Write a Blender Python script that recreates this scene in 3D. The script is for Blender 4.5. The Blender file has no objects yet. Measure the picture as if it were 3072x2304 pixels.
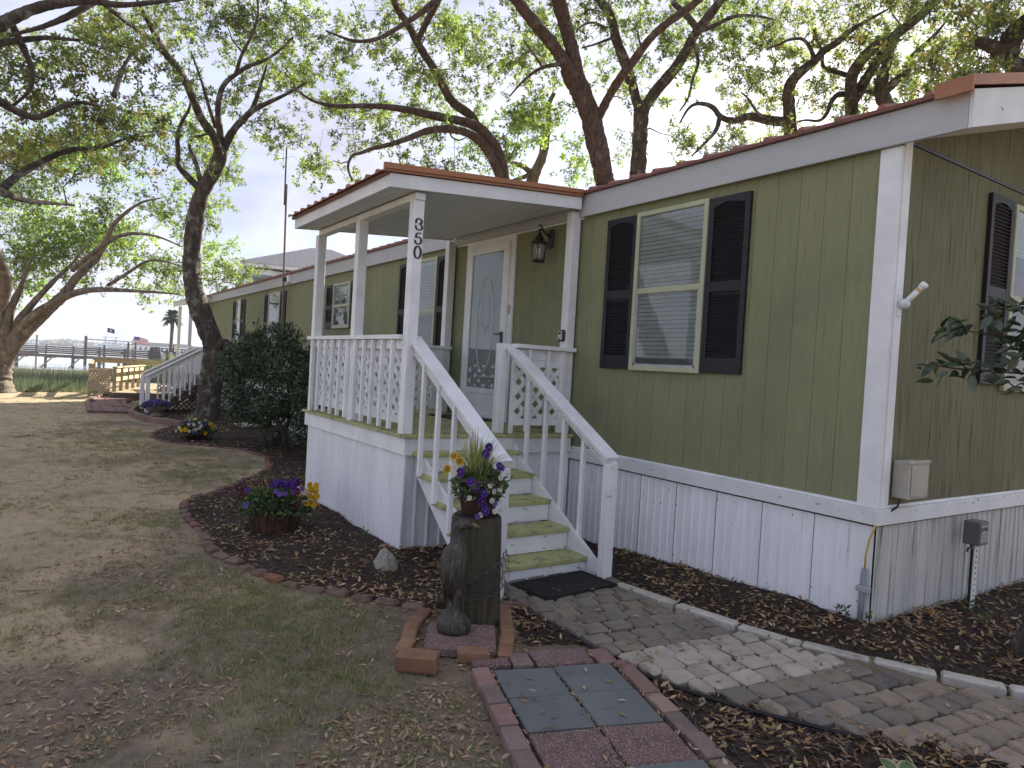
import bpy, math, random
import numpy as np
from mathutils import Vector, Matrix

# ------------------------------------------------------------------ camera, sky, sun, exposure
sc = bpy.context.scene
R_ = math.radians
CAM = np.array([2.5215, -4.7633, 1.75])
YAW, PITCH, ROLL, FPX = 0.9775, -0.0222, 0.0581, 2094.6
_f = np.array([-math.sin(YAW)*math.cos(PITCH), math.cos(YAW)*math.cos(PITCH), math.sin(PITCH)])
_r = np.cross(_f, [0, 0, 1]); _r /= np.linalg.norm(_r); _u = np.cross(_r, _f)
_c, _s = math.cos(ROLL), math.sin(ROLL)
CR, CU, CF = _c*_r+_s*_u, -_s*_r+_c*_u, _f
cam = bpy.data.cameras.new('camera'); camo = bpy.data.objects.new('camera', cam)
sc.collection.objects.link(camo); sc.camera = camo
cam.sensor_width = 36; cam.lens = 36*FPX/3072; cam.clip_end = 5000; cam.clip_start = .05
camo.matrix_world = Matrix([[CR[0], CU[0], -CF[0], CAM[0]], [CR[1], CU[1], -CF[1], CAM[1]], [CR[2], CU[2], -CF[2], CAM[2]], [0, 0, 0, 1]])

SUN_EL = R_(27); SUN_AZ = math.atan2(.893, -.45)          # direction towards the sun, seen from above
SUN_DIR = Vector((math.cos(SUN_AZ)*math.cos(SUN_EL), math.sin(SUN_AZ)*math.cos(SUN_EL), math.sin(SUN_EL)))
w = bpy.data.worlds.new('World'); sc.world = w; w.use_nodes = True
nt = w.node_tree; nt.nodes.clear()
def N(t, typ, **k):
    n = t.nodes.new(typ)
    for a, b in k.items():
        if a.startswith('i_'):
            n.inputs[int(a[2:]) if a[2:].isdigit() else a[2:].replace('_', ' ')].default_value = b
        else: setattr(n, a, b)
    return n
def L(t, a, b): t.links.new(a, b)
out = N(nt, 'ShaderNodeOutputWorld'); bg = N(nt, 'ShaderNodeBackground')
sky = N(nt, 'ShaderNodeTexSky', sky_type='NISHITA'); sky.sun_disc = False
sky.sun_elevation = SUN_EL; sky.sun_rotation = math.pi/2-SUN_AZ
sky.air_density = 1.0; sky.dust_density = 1.2; sky.ozone_density = 2.5
# soft broken cloud over the blue: noise on the sky direction
tc = N(nt, 'ShaderNodeTexCoord'); mp = N(nt, 'ShaderNodeMapping'); mp.inputs['Scale'].default_value = (1, 1, 2.6)
L(nt, tc.outputs['Generated'], mp.inputs[0])
n1 = N(nt, 'ShaderNodeTexNoise', i_Scale=2.3, i_Detail=7.0, i_Roughness=.55, i_Distortion=.35)
L(nt, mp.outputs[0], n1.inputs['Vector'])
cr = N(nt, 'ShaderNodeMapRange', i_1=.36, i_2=.62, i_3=.72, i_4=1.); L(nt, n1.outputs[0], cr.inputs[0])
n2 = N(nt, 'ShaderNodeTexNoise', i_Scale=3.4, i_Detail=8.0, i_Roughness=.6, i_Distortion=.6); L(nt, mp.outputs[0], n2.inputs['Vector'])
cr2 = N(nt, 'ShaderNodeMapRange', i_1=.38, i_2=.66); L(nt, n2.outputs[0], cr2.inputs[0])
cl = N(nt, 'ShaderNodeMix', data_type='RGBA'); L(nt, cr2.outputs[0], cl.inputs[0]); cl.inputs[6].default_value = (2.05, 2.15, 2.85, 1); cl.inputs[7].default_value = (3.15, 3.1, 3.4, 1)
mx = N(nt, 'ShaderNodeMix', data_type='RGBA'); L(nt, cr.outputs[0], mx.inputs[0])
L(nt, sky.outputs[0], mx.inputs[6]); L(nt, cl.outputs[2], mx.inputs[7])
L(nt, mx.outputs[2], bg.inputs[0]); bg.inputs[1].default_value = .088
L(nt, bg.outputs[0], out.inputs[0])
sl = bpy.data.lights.new('sun', 'SUN'); slo = bpy.data.objects.new('sun', sl); sc.collection.objects.link(slo)
sl.energy = 5.0; sl.angle = R_(1.0); sl.color = (1, .93, .82)
slo.rotation_euler = (-SUN_DIR).to_track_quat('-Z', 'Y').to_euler(); slo.location = (0, 0, 30)
sc.view_settings.view_transform = 'Standard'; sc.view_settings.look = 'None'
sc.view_settings.exposure = 1.82; sc.view_settings.gamma = 1; sc.view_settings.use_curve_mapping = False
sc.render.engine = 'CYCLES'; sc.cycles.max_bounces = 7; sc.cycles.transparent_max_bounces = 12
sc.cycles.use_denoising = True; sc.cycles.sample_clamp_indirect = 4; sc.cycles.caustics_reflective = False; sc.cycles.caustics_refractive = False

random.seed(7); rng = np.random.default_rng(7)
COL = sc.collection
def at(px, py, D):
    """world point D metres from the viewpoint along the sight line through a photo pixel (survey helper)"""
    d = CF + (px-1536)/FPX*CR - (py-1152)/FPX*CU
    return CAM + d/np.linalg.norm(d)*D

# ------------------------------------------------------------------ object helpers
def link(o, parent=None):
    COL.objects.link(o)
    if parent is not None: o.parent = parent
    return o
def thing(name, label, cat, loc=(0, 0, 0), group=None, rz=0):
    o = bpy.data.objects.new(name, None); o.empty_display_size = .1; link(o)
    o.location = loc; o.rotation_euler = (0, 0, rz)
    tag(o, label, cat, group); return o
def tag(o, label=None, cat=None, group=None, kind=None):
    if label: o['label'] = label
    if cat: o['category'] = cat
    if group: o['group'] = group
    if kind: o['kind'] = kind
    return o
def put(name, mesh, parent=None, loc=(0, 0, 0), rot=(0, 0, 0), scale=None):
    o = bpy.data.objects.new(name, mesh); link(o, parent); o.location = loc; o.rotation_euler = rot
    if scale: o.scale = scale
    return o

class B:
    """collects vertices and faces for one mesh"""
    def __init__(s): s.v = []; s.f = []
    def add(s, vs, fs):
        k = len(s.v); s.v += [tuple(map(float, p)) for p in vs]; s.f += [tuple(i+k for i in f) for f in fs]; return s
    def box(s, x0, x1, y0, y1, z0, z1, b=0.):
        return s.obox(((x0+x1)/2, (y0+y1)/2, (z0+z1)/2), ((x1-x0)/2, (y1-y0)/2, (z1-z0)/2), None, b)
    def obox(s, c, h, axes=None, b=0., jit=0.):
        A = np.eye(3) if axes is None else np.array(axes, float)
        c = np.array(c, float); h = np.array(h, float)
        if b <= 0:
            vs = [c+A.T@(h*np.array(q)) for q in [(-1,-1,-1),(1,-1,-1),(1,1,-1),(-1,1,-1),(-1,-1,1),(1,-1,1),(1,1,1),(-1,1,1)]]
            return s.add(vs, [(0,3,2,1),(4,5,6,7),(0,1,5,4),(1,2,6,5),(2,3,7,6),(3,0,4,7)])
        vs = []; idx = {}
        for sx in (-1, 1):
            for sy in (-1, 1):
                for sz in (-1, 1):
                    sg = np.array([sx, sy, sz])
                    for a in range(3):
                        hh = h-b; hh[a] = h[a]
                        idx[(sx, sy, sz, a)] = len(vs); q = sg*hh
                        if jit: q = q+np.array([random.uniform(-jit, jit) for _ in range(3)])
                        vs.append(c+A.T@q)
        fs = []
        I = lambda x, y, z, a: idx[(x, y, z, a)]
        for sg in (-1, 1):
            q = [I(sg,-1,-1,0), I(sg,1,-1,0), I(sg,1,1,0), I(sg,-1,1,0)]; fs.append(q if sg > 0 else q[::-1])
            q = [I(-1,sg,-1,1), I(-1,sg,1,1), I(1,sg,1,1), I(1,sg,-1,1)]; fs.append(q if sg > 0 else q[::-1])
            q = [I(-1,-1,sg,2), I(1,-1,sg,2), I(1,1,sg,2), I(-1,1,sg,2)]; fs.append(q if sg > 0 else q[::-1])
        for p in (-1, 1):
            for q in (-1, 1):
                e = [I(p,q,-1,0), I(p,q,-1,1), I(p,q,1,1), I(p,q,1,0)]; fs.append(e if p*q > 0 else e[::-1])
                e = [I(p,-1,q,0), I(p,1,q,0), I(p,1,q,2), I(p,-1,q,2)]; fs.append(e if p*q > 0 else e[::-1])
                e = [I(-1,p,q,1), I(-1,p,q,2), I(1,p,q,2), I(1,p,q,1)]; fs.append(e if p*q > 0 else e[::-1])
                for r in (-1, 1):
                    e = [I(p,q,r,0), I(p,q,r,1), I(p,q,r,2)]; fs.append(e if p*q*r > 0 else e[::-1])
        return s.add(vs, fs)
    def tube(s, pts, rad, n=8, cap=True, squash=1.):
        P = np.array(pts, float); k = len(P)
        rad = np.broadcast_to(np.array(rad, float), (k,))
        T = np.gradient(P, axis=0) if k > 2 else np.array([P[1]-P[0]]*2)
        T /= np.linalg.norm(T, axis=1)[:, None]+1e-9
        a = np.array([0, 0, 1.]) if abs(T[0][2]) < .9 else np.array([1., 0, 0])
        U = np.cross(T[0], a); U /= np.linalg.norm(U)
        vs = []
        for i in range(k):
            U = U-T[i]*(U@T[i]); U /= np.linalg.norm(U)+1e-9; V = np.cross(T[i], U)
            for j in range(n):
                t = 2*math.pi*j/n; vs.append(P[i]+rad[i]*(math.cos(t)*U+squash*math.sin(t)*V))
        fs = [(i*n+j, i*n+(j+1) % n, (i+1)*n+(j+1) % n, (i+1)*n+j) for i in range(k-1) for j in range(n)]
        if cap: fs += [tuple(range(n))[::-1], tuple(range((k-1)*n, k*n))]
        return s.add(vs, fs)
    def bar(s, a, b, w, h, up=(0, 0, 1), bev=0.):
        a = np.array(a, float); b = np.array(b, float); d = b-a; l = np.linalg.norm(d); d /= l
        u = np.array(up, float); u = u-d*(u@d); u /= np.linalg.norm(u); v = np.cross(u, d)
        return s.obox((a+b)/2, (l/2, w/2, h/2), [d, v, u], bev)
    def lathe(s, prof, n=20, c=(0, 0, 0), cap=True):
        vs = [(c[0]+r*math.cos(2*math.pi*j/n), c[1]+r*math.sin(2*math.pi*j/n), c[2]+z) for r, z in prof for j in range(n)]
        k = len(prof)
        fs = [(i*n+j, i*n+(j+1) % n, (i+1)*n+(j+1) % n, (i+1)*n+j) for i in range(k-1) for j in range(n)]
        if cap: fs += [tuple(range(n))[::-1], tuple(range((k-1)*n, k*n))]
        return s.add(vs, fs)
    def prism(s, poly, d0, d1, axis=1):
        """polygon in the plane across `axis`, extruded along it"""
        def m(p, d):
            return (d, p[0], p[1]) if axis == 0 else (p[0], d, p[1]) if axis == 1 else (p[0], p[1], d)
        k = len(poly); vs = [m(p, d0) for p in poly]+[m(p, d1) for p in poly]
        fs = [tuple(range(k)), tuple(range(k, 2*k))[::-1]]+[(i, i+k, (i+1) % k+k, (i+1) % k) for i in range(k)]
        return s.add(vs, fs)
    def mesh(s, name, mat, smooth=False, fix=True):
        m = bpy.data.meshes.new(name); m.from_pydata(s.v, [], s.f)
        if fix:
            import bmesh
            bm = bmesh.new(); bm.from_mesh(m); bmesh.ops.recalc_face_normals(bm, faces=bm.faces); bm.to_mesh(m); bm.free()
        if smooth: m.polygons.foreach_set('use_smooth', [True]*len(m.polygons))
        m.materials.append(mat); m.update(); return m
    def put(s, name, mat, parent=None, loc=(0, 0, 0), rot=(0, 0, 0), smooth=False):
        return put(name, s.mesh(name, mat, smooth), parent, loc, rot)

def npmesh(name, V, F, mat, col=None, smooth=False):
    """fast mesh from arrays: V (n,3), F (m,3|4), col (n,3)"""
    m = bpy.data.meshes.new(name); V = np.asarray(V, np.float32); F = np.asarray(F, np.int32); k = F.shape[1]
    m.vertices.add(len(V)); m.vertices.foreach_set('co', V.ravel())
    m.loops.add(F.size); m.loops.foreach_set('vertex_index', F.ravel())
    m.polygons.add(len(F)); m.polygons.foreach_set('loop_start', np.arange(0, F.size, k, dtype=np.int32))
    if smooth: m.polygons.foreach_set('use_smooth', np.ones(len(F), bool))
    if col is not None:
        a = m.color_attributes.new('tint', 'FLOAT_COLOR', 'POINT')
        a.data.foreach_set('color', np.hstack([np.asarray(col, np.float32), np.ones((len(V), 1), np.float32)]).ravel())
    m.materials.append(mat); m.update(calc_edges=True); m.validate(); return m

# ------------------------------------------------------------------ materials
def newmat(name):
    m = bpy.data.materials.new(name); m.use_nodes = True; t = m.node_tree
    return m, t, t.nodes['Principled BSDF']
def mat(name, c1, c2=None, rough=.7, scale=6., stretch=(1, 1, 1), detail=6., lo=.35, hi=.65, rand=0., bump=0., bscale=None,
        metal=0., spec=.3, coord='pos', c3=None, s3=2., lo3=.6, hi3=.72, st3=(1, 1, 1), c4=None, s4=.7, lo4=.5, hi4=.75, st4=(1, 1, 1)):
    m, t, p = newmat(name)
    p.inputs['Roughness'].default_value = rough; p.inputs['Metallic'].default_value = metal
    p.inputs['Specular IOR Level'].default_value = spec
    if coord == 'pos': g = N(t, 'ShaderNodeNewGeometry'); src = g.outputs['Position']
    else: g = N(t, 'ShaderNodeTexCoord'); src = g.outputs['Object']
    oi = N(t, 'ShaderNodeObjectInfo')
    if coord == 'obj' and rand:
        ad = N(t, 'ShaderNodeVectorMath', operation='MULTIPLY_ADD'); L(t, oi.outputs['Random'], ad.inputs[0]); ad.inputs[1].default_value = (17, 23, 31)
        L(t, src, ad.inputs[2]); src = ad.outputs[0]
    def noise(sca, st, det=detail):
        mp = N(t, 'ShaderNodeMapping'); mp.inputs['Scale'].default_value = st; L(t, src, mp.inputs[0])
        n = N(t, 'ShaderNodeTexNoise', i_Scale=sca, i_Detail=det, i_Roughness=.6); L(t, mp.outputs[0], n.inputs['Vector']); return n
    colr = None
    n = noise(scale, stretch)
    if c2 is not None:
        r = N(t, 'ShaderNodeMapRange', i_1=lo, i_2=hi); L(t, n.outputs[0], r.inputs[0])
        mx = N(t, 'ShaderNodeMix', data_type='RGBA'); L(t, r.outputs[0], mx.inputs[0])
        mx.inputs[6].default_value = (*c1, 1); mx.inputs[7].default_value = (*c2, 1); colr = mx.outputs[2]
    else:
        rg = N(t, 'ShaderNodeRGB'); rg.outputs[0].default_value = (*c1, 1); colr = rg.outputs[0]
    if c3 is not None:
        n3 = noise(s3, st3, 8.); r = N(t, 'ShaderNodeMapRange', i_1=lo3, i_2=hi3); L(t, n3.outputs[0], r.inputs[0])
        mx = N(t, 'ShaderNodeMix', data_type='RGBA'); L(t, r.outputs[0], mx.inputs[0]); L(t, colr, mx.inputs[6])
        mx.inputs[7].default_value = (*c3, 1); colr = mx.outputs[2]
    if c4 is not None:
        n4 = noise(s4, st4, 5.); r = N(t, 'ShaderNodeMapRange', i_1=lo4, i_2=hi4); L(t, n4.outputs[0], r.inputs[0])
        mx = N(t, 'ShaderNodeMix', data_type='RGBA'); L(t, r.outputs[0], mx.inputs[0]); L(t, colr, mx.inputs[6])
        mx.inputs[7].default_value = (*c4, 1); colr = mx.outputs[2]
    if rand:
        r = N(t, 'ShaderNodeMapRange', i_1=0., i_2=1., i_3=1-rand, i_4=1+rand); L(t, oi.outputs['Random'], r.inputs[0])
        h = N(t, 'ShaderNodeHueSaturation'); L(t, r.outputs[0], h.inputs['Value']); L(t, colr, h.inputs['Color']); colr = h.outputs[0]
    L(t, colr, p.inputs['Base Color'])
    if bump:
        nb = n if bscale is None else noise(bscale, stretch)
        b = N(t, 'ShaderNodeBump', i_Strength=1., i_Distance=bump); L(t, nb.outputs[0], b.inputs['Height']); L(t, b.outputs[0], p.inputs['Normal'])
    return m
def leafmat(name, trans=.5, gloss=.06, rough=.4, mul=(1, 1, 1)):
    m = bpy.data.materials.new(name); m.use_nodes = True; t = m.node_tree; t.nodes.clear()
    o = N(t, 'ShaderNodeOutputMaterial'); a = N(t, 'ShaderNodeAttribute', attribute_name='tint')
    d = N(t, 'ShaderNodeBsdfDiffuse'); tr = N(t, 'ShaderNodeBsdfTranslucent'); g = N(t, 'ShaderNodeBsdfGlossy'); g.inputs['Roughness'].default_value = rough
    L(t, a.outputs[0], d.inputs[0])
    h = N(t, 'ShaderNodeMix', data_type='RGBA', blend_type='MULTIPLY'); h.inputs[0].default_value = 1; L(t, a.outputs[0], h.inputs[6]); h.inputs[7].default_value = (*mul, 1)
    L(t, h.outputs[2], tr.inputs[0])
    x = N(t, 'ShaderNodeMixShader'); x.inputs[0].default_value = trans; L(t, d.outputs[0], x.inputs[1]); L(t, tr.outputs[0], x.inputs[2])
    y = N(t, 'ShaderNodeMixShader'); y.inputs[0].default_value = gloss; L(t, x.outputs[0], y.inputs[1]); L(t, g.outputs[0], y.inputs[2])
    L(t, y.outputs[0], o.inputs[0]); return m
def glassmat(name, tint=(.9, .95, .95), refl=1.5, dirt=.06):
    m = bpy.data.materials.new(name); m.use_nodes = True; t = m.node_tree; t.nodes.clear()
    o = N(t, 'ShaderNodeOutputMaterial'); tr = N(t, 'ShaderNodeBsdfTransparent'); tr.inputs[0].default_value = (*tint, 1)
    g = N(t, 'ShaderNodeBsdfGlossy'); g.inputs['Roughness'].default_value = .015; g.inputs[0].default_value = (.95, .97, 1, 1)
    fr = N(t, 'ShaderNodeFresnel', i_IOR=refl); x = N(t, 'ShaderNodeMixShader'); gb = N(t, 'ShaderNodeNewGeometry'); iv = N(t, 'ShaderNodeMath', operation='SUBTRACT'); iv.inputs[0].default_value = 1.; L(t, gb.outputs['Backfacing'], iv.inputs[1]); mu = N(t, 'ShaderNodeMath', operation='MULTIPLY'); L(t, fr.outputs[0], mu.inputs[0]); L(t, iv.outputs[0], mu.inputs[1]); L(t, mu.outputs[0], x.inputs[0]); L(t, tr.outputs[0], x.inputs[1]); L(t, g.outputs[0], x.inputs[2])
    d = N(t, 'ShaderNodeBsdfDiffuse'); d.inputs[0].default_value = (.5, .5, .48, 1)
    y = N(t, 'ShaderNodeMixShader'); y.inputs[0].default_value = dirt; L(t, x.outputs[0], y.inputs[1]); L(t, d.outputs[0], y.inputs[2])
    # slight waviness of old float glass
    ge = N(t, 'ShaderNodeNewGeometry'); n = N(t, 'ShaderNodeTexNoise', i_Scale=3.0, i_Detail=2.0); L(t, ge.outputs['Position'], n.inputs['Vector'])
    b = N(t, 'ShaderNodeBump', i_Strength=1., i_Distance=.0012); L(t, n.outputs[0], b.inputs['Height']); L(t, b.outputs[0], g.inputs['Normal'])
    L(t, y.outputs[0], o.inputs[0]); return m

WHITE = (.80, .815, .83)
MT = {}
MT['white'] = mat('white_paint', WHITE, (.66, .68, .69), rough=.55, scale=3, rand=.05, bump=.0008, bscale=40, c3=(.33, .34, .31), s3=9, lo3=.66, hi3=.86)
MT['white_old'] = mat('worn_white_paint', (.73, .75, .76), (.65, .67, .68), rough=.6, scale=4, rand=.06, bump=.001, bscale=50, c3=(.17, .16, .14), s3=10, lo3=.63, hi3=.70, st3=(1, 1, 3))
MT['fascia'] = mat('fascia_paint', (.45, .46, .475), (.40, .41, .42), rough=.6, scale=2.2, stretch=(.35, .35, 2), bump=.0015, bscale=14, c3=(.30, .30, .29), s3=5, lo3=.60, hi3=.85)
MT['siding'] = mat('green_siding', (.228, .236, .132), (.203, .208, .116), rough=.72, scale=5, stretch=(6, 6, .5), rand=.045, bump=.002, bscale=9, c3=(.10, .098, .058), s3=4.5, st3=(9, 9, .55), lo3=.60, hi3=.76, c4=(.155, .175, .105), s4=.9, lo4=.50, hi4=.72)
MT['siding_far'] = MT['siding']
MT['gable'] = mat('streaked_shaded_siding', (.165, .165, .094), (.128, .125, .073), rough=.75, scale=5, stretch=(6, 6, .5), rand=.05, bump=.0025, bscale=9, c3=(.035, .032, .023), s3=4.2, st3=(8, 8, .4), lo3=.545, hi3=.68, c4=(.12, .112, .062), s4=.9, lo4=.5, hi4=.7)  # dark vertical streaks, plus a base colour darkened to paint in the gable's shade
MT['groove'] = mat('dark_groove', (.10, .10, .058), rough=.9)
MT['green_paint'] = mat('green_floor_paint', (.41, .42, .19), (.31, .32, .145), rough=.6, scale=7, rand=.07, bump=.001, bscale=40, c3=(.10, .088, .05), s3=7, lo3=.55, hi3=.72)
MT['skirt'] = mat('white_skirting', (.80, .815, .85), (.72, .735, .77), rough=.45, scale=3, stretch=(1, 1, .4), rand=.03, c3=(.42, .43, .44), s3=3.4, st3=(9, 9, .6), lo3=.58, hi3=.8)
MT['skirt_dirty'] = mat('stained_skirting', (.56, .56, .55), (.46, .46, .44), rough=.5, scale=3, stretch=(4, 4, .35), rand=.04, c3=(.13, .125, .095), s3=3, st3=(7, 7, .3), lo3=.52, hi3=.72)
MT['roof'] = mat('terracotta_metal', (.27, .10, .055), (.20, .075, .045), rough=.45, scale=6, metal=.2, spec=.5, c3=(.10, .055, .04), s3=8, lo3=.58, hi3=.75)
MT['drip'] = mat('copper_trim', (.36, .155, .062), (.30, .12, .05), rough=.45, scale=5, spec=.5)
MT['drip_dark'] = mat('brown_trim', (.19, .07, .045), (.13, .05, .04), rough=.5, scale=9, spec=.4)
MT['shutter'] = mat('dark_shutter', (.011, .0105, .0145), (.015, .014, .018), rough=.5, scale=12, rand=.1, spec=.35)
MT['frame'] = mat('window_frame', (.42, .44, .30), (.36, .38, .26), rough=.5, scale=6)
MT['blind'] = mat('blind_slat', (.34, .34, .32), (.29, .29, .275), rough=.5, scale=9, rand=.1)
MT['dark'] = mat('dark_interior', (.018, .017, .016), rough=.9)
MT['black'] = mat('black_metal', (.012, .011, .014), (.02, .018, .02), rough=.4, scale=20, spec=.5)
MT['glass'] = glassmat('window_glass', refl=1.62)
MT['doorglass'] = glassmat('door_glass', (.75, .8, .8), refl=1.75, dirt=.12)
MT['lampglass'] = glassmat('lamp_glass', (.8, .8, .75), refl=1.4, dirt=.2)
MT['etch'] = mat('etched_glass', (.62, .64, .64), rough=.6)
MT['soffit'] = mat('soffit_white', (.66, .68, .70), (.60, .62, .64), rough=.5, scale=3, rand=.04)
MT['silver'] = mat('grey_metal', (.42, .43, .44), (.33, .34, .35), rough=.4, scale=20, metal=.5)
MT['galv'] = mat('galvanised', (.42, .44, .44), (.33, .34, .34), rough=.5, scale=15, metal=.3)
MT['beige'] = mat('beige_plastic', (.44, .42, .36), (.36, .345, .29), rough=.55, scale=7, c3=(.22, .20, .15), s3=6, lo3=.58, hi3=.75)
MT['lumber'] = mat('new_lumber', (.40, .32, .205), (.31, .245, .155), rough=.7, scale=6, stretch=(.6, .6, 3), rand=.12, bump=.001)
MT['oldwood'] = mat('weathered_wood', (.16, .125, .105), (.11, .088, .075), rough=.85, scale=3, rand=.15)
MT['pilewood'] = mat('pile_wood', (.14, .11, .09), (.08, .065, .055), rough=.9, scale=2, rand=.15)
MT['brown'] = mat('dark_brown_paint', (.07, .045, .035), (.05, .033, .027), rough=.6, scale=5, rand=.1)
MT['bark'] = mat('oak_bark', (.10, .08, .066), (.036, .028, .024), rough=.95, scale=9, stretch=(1.6, 1.6, .45), bump=.03, bscale=16, c3=(.23, .235, .20), s3=4.5, lo3=.53, hi3=.68)
MT['bark_red'] = mat('oak_bark_brown', (.125, .088, .07), (.042, .03, .025), rough=.95, scale=9, stretch=(1.6, 1.6, .35), bump=.035, bscale=14, c3=(.17, .165, .14), s3=4, lo3=.56, hi3=.72)
MT['bark_pale'] = mat('oak_bark_pale', (.20, .165, .125), (.085, .068, .052), rough=.95, scale=6, stretch=(1.4, 1.4, .5), bump=.03, bscale=12, c3=(.27, .27, .21), s3=2.4, lo3=.55, hi3=.72)
MT['leaf'] = leafmat('oak_leaf', .55, .05, .45, (1.15, 1.25, .8))
MT['shrubleaf'] = leafmat('shrub_leaf', .2, .07, .4)
MT['blade'] = leafmat('grass_blade', .35, .04, .5)
MT['petal'] = leafmat('petal', .3, .02, .6)
MT['litter'] = leafmat('dry_leaf', .12, .05, .5)
MT['mulch'] = mat('dark_mulch', (.050, .033, .024), (.020, .015, .013), rough=.95, scale=30, bump=.02, bscale=45, c3=(.095, .055, .034), s3=14, lo3=.58, hi3=.7)
BRICKS = {'orange': ((.24, .125, .075), (.18, .092, .058)), 'red': ((.19, .088, .065), (.135, .065, .05)), 'worn': ((.17, .11, .085), (.12, .085, .068)), 'pink': ((.235, .145, .125), (.185, .118, .104)), 'amber': ((.27, .155, .092), (.20, .115, .07)),
          'greyp': ((.20, .15, .135), (.145, .115, .105)), 'tan': ((.26, .19, .145), (.20, .15, .12))}
for k, (a, b) in BRICKS.items():
    MT['brick_'+k] = mat('brick_'+k, a, b, rough=.85, scale=9, coord='obj', rand=.13, bump=.003, bscale=60, c3=(a[0]*.5, a[1]*.55, a[2]*.6), s3=7, lo3=.6, hi3=.75)
MT['speckle'] = mat('red_aggregate', (.15, .09, .083), (.105, .066, .062), rough=.85, scale=7, coord='obj', rand=.08, bump=.004, bscale=120, c3=(.42, .34, .31), s3=150, lo3=.54, hi3=.62)
MT['slate'] = mat('blue_grey_tile', (.135, .142, .142), (.108, .115, .115), rough=.75, scale=4, coord='obj', rand=.1, bump=.001, bscale=80, c3=(.135, .13, .115), s3=6, lo3=.6, hi3=.8)
for k, a in {'a': (.20, .175, .15), 'b': (.25, .205, .16), 'c': (.385, .345, .29), 'd': (.29, .235, .18), 'e': (.155, .138, .122)}.items():
    MT['pav_'+k] = mat('paver_'+k, a, tuple(q*.75 for q in a), rough=.9, scale=6, coord='obj', rand=.10, bump=.003, bscale=90, c3=tuple(q*.55 for q in a), s3=9, lo3=.58, hi3=.72)
MT['kerb'] = mat('concrete_kerb', (.46, .44, .39), (.34, .32, .28), rough=.9, scale=8, rand=.1, bump=.003, bscale=60, c3=(.19, .17, .14), s3=6, lo3=.58, hi3=.75)
MT['log'] = mat('piling_wood', (.085, .072, .048), (.034, .03, .02), rough=.9, scale=10, stretch=(5, 5, .35), bump=.012, bscale=12, c3=(.055, .062, .033), s3=3, lo3=.5, hi3=.7)
MT['logtop'] = mat('piling_top', (.016, .015, .013), (.028, .025, .02), rough=.9, scale=20, bump=.004)
MT['bird'] = mat('bird_bronze', (.075, .066, .052), (.018, .016, .014), rough=.55, scale=9, stretch=(7, 7, .9), coord='obj', bump=.012, bscale=11, spec=.45, c3=(.16, .138, .10), s3=9, st3=(6, 6, .8), lo3=.56, hi3=.70)
MT['net'] = mat('fishing_net', (.10, .095, .085), (.07, .066, .06), rough=.9)
MT['pot'] = mat('brown_pot', (.055, .028, .022), (.035, .020, .017), rough=.5, scale=8, spec=.4)
MT['barrel'] = mat('barrel_stave', (.085, .038, .022), (.035, .018, .013), rough=.8, scale=6, stretch=(3, 3, .6), rand=.25, bump=.002)
MT['urn'] = mat('stone_urn', (.40, .33, .25), (.30, .25, .19), rough=.8, scale=9, bump=.002)
MT['rock'] = mat('pale_rock', (.36, .34, .30), (.22, .205, .18), rough=.95, scale=14, bump=.02, bscale=22, c3=(.45, .45, .40), s3=10, lo3=.6, hi3=.7)
MT['rubber'] = mat('rubber_mat', (.010, .010, .012), (.016, .015, .016), rough=.6, scale=30)
MT['coir'] = mat('door_mat', (.06, .03, .022), (.035, .018, .014), rough=.95, scale=50, bump=.004)
MT['shingle'] = mat('grey_shingle', (.16, .16, .185), (.115, .115, .135), rough=.9, scale=5, c3=(.20, .20, .22), s3=9, lo3=.55, hi3=.7)
MT['paleblue'] = mat('pale_blue_siding', (.50, .60, .68), (.45, .55, .63), rough=.6, scale=4)
MT['fwhite'] = mat('trim_white', (.72, .74, .77), (.66, .68, .71), rough=.6, scale=4)
# ------------------------------------------------------------------ terrain, water
def sstep(a, b, x):
    t = np.clip((np.asarray(x, float)-a)/(b-a), 0, 1); return t*t*(3-2*t)
def height(x, y):
    x = np.asarray(x, float); y = np.asarray(y, float)
    d = np.hypot(np.maximum(x, 0), np.maximum(-y, 0))
    z = .13*sstep(-3, -.5, x)*(1-sstep(.05, .75, d))
    xs = -26.6-1.6*np.sin(y*.35+1)*.5-86*sstep(3, 10, y)
    k = sstep(0, 1, (xs-x)/5.)
    z = z-.75*k-2.2*sstep(0, 1, (xs-48-x)/10.)
    z = z+.012*np.sin(x*2.1+y*1.3)*np.sin(y*2.7-x*.7)*(1-k)+.008*np.sin(x*6.3+1.2*y)*np.sin(5.1*y-x*1.7)
    return z
def grid(xs, ys):
    X, Y = np.meshgrid(xs, ys, indexing='ij'); nx, ny = X.shape
    i = np.arange(nx*ny).reshape(nx, ny)
    return X, Y, np.stack([i[:-1, :-1], i[1:, :-1], i[1:, 1:], i[:-1, 1:]], -1).reshape(-1, 4)
gx = np.r_[-3000, -1500, -700, -300, -180, np.arange(-130, -36, 3.), np.arange(-36, 4, .25), 5, 7, 10, 20, 50, 150, 600, 2500]
gy = np.r_[-3000, -1200, -500, -200, -100, -50, -30, np.arange(-20, -9, 1.), np.arange(-9, 5, .25), np.arange(5, 24, 1.), 40, 80, 200, 600, 2500]
X, Y, F = grid(gx, gy)
m, t, p = newmat('sandy_ground')
g = N(t, 'ShaderNodeNewGeometry'); sx = N(t, 'ShaderNodeSeparateXYZ'); L(t, g.outputs['Position'], sx.inputs[0])
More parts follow.
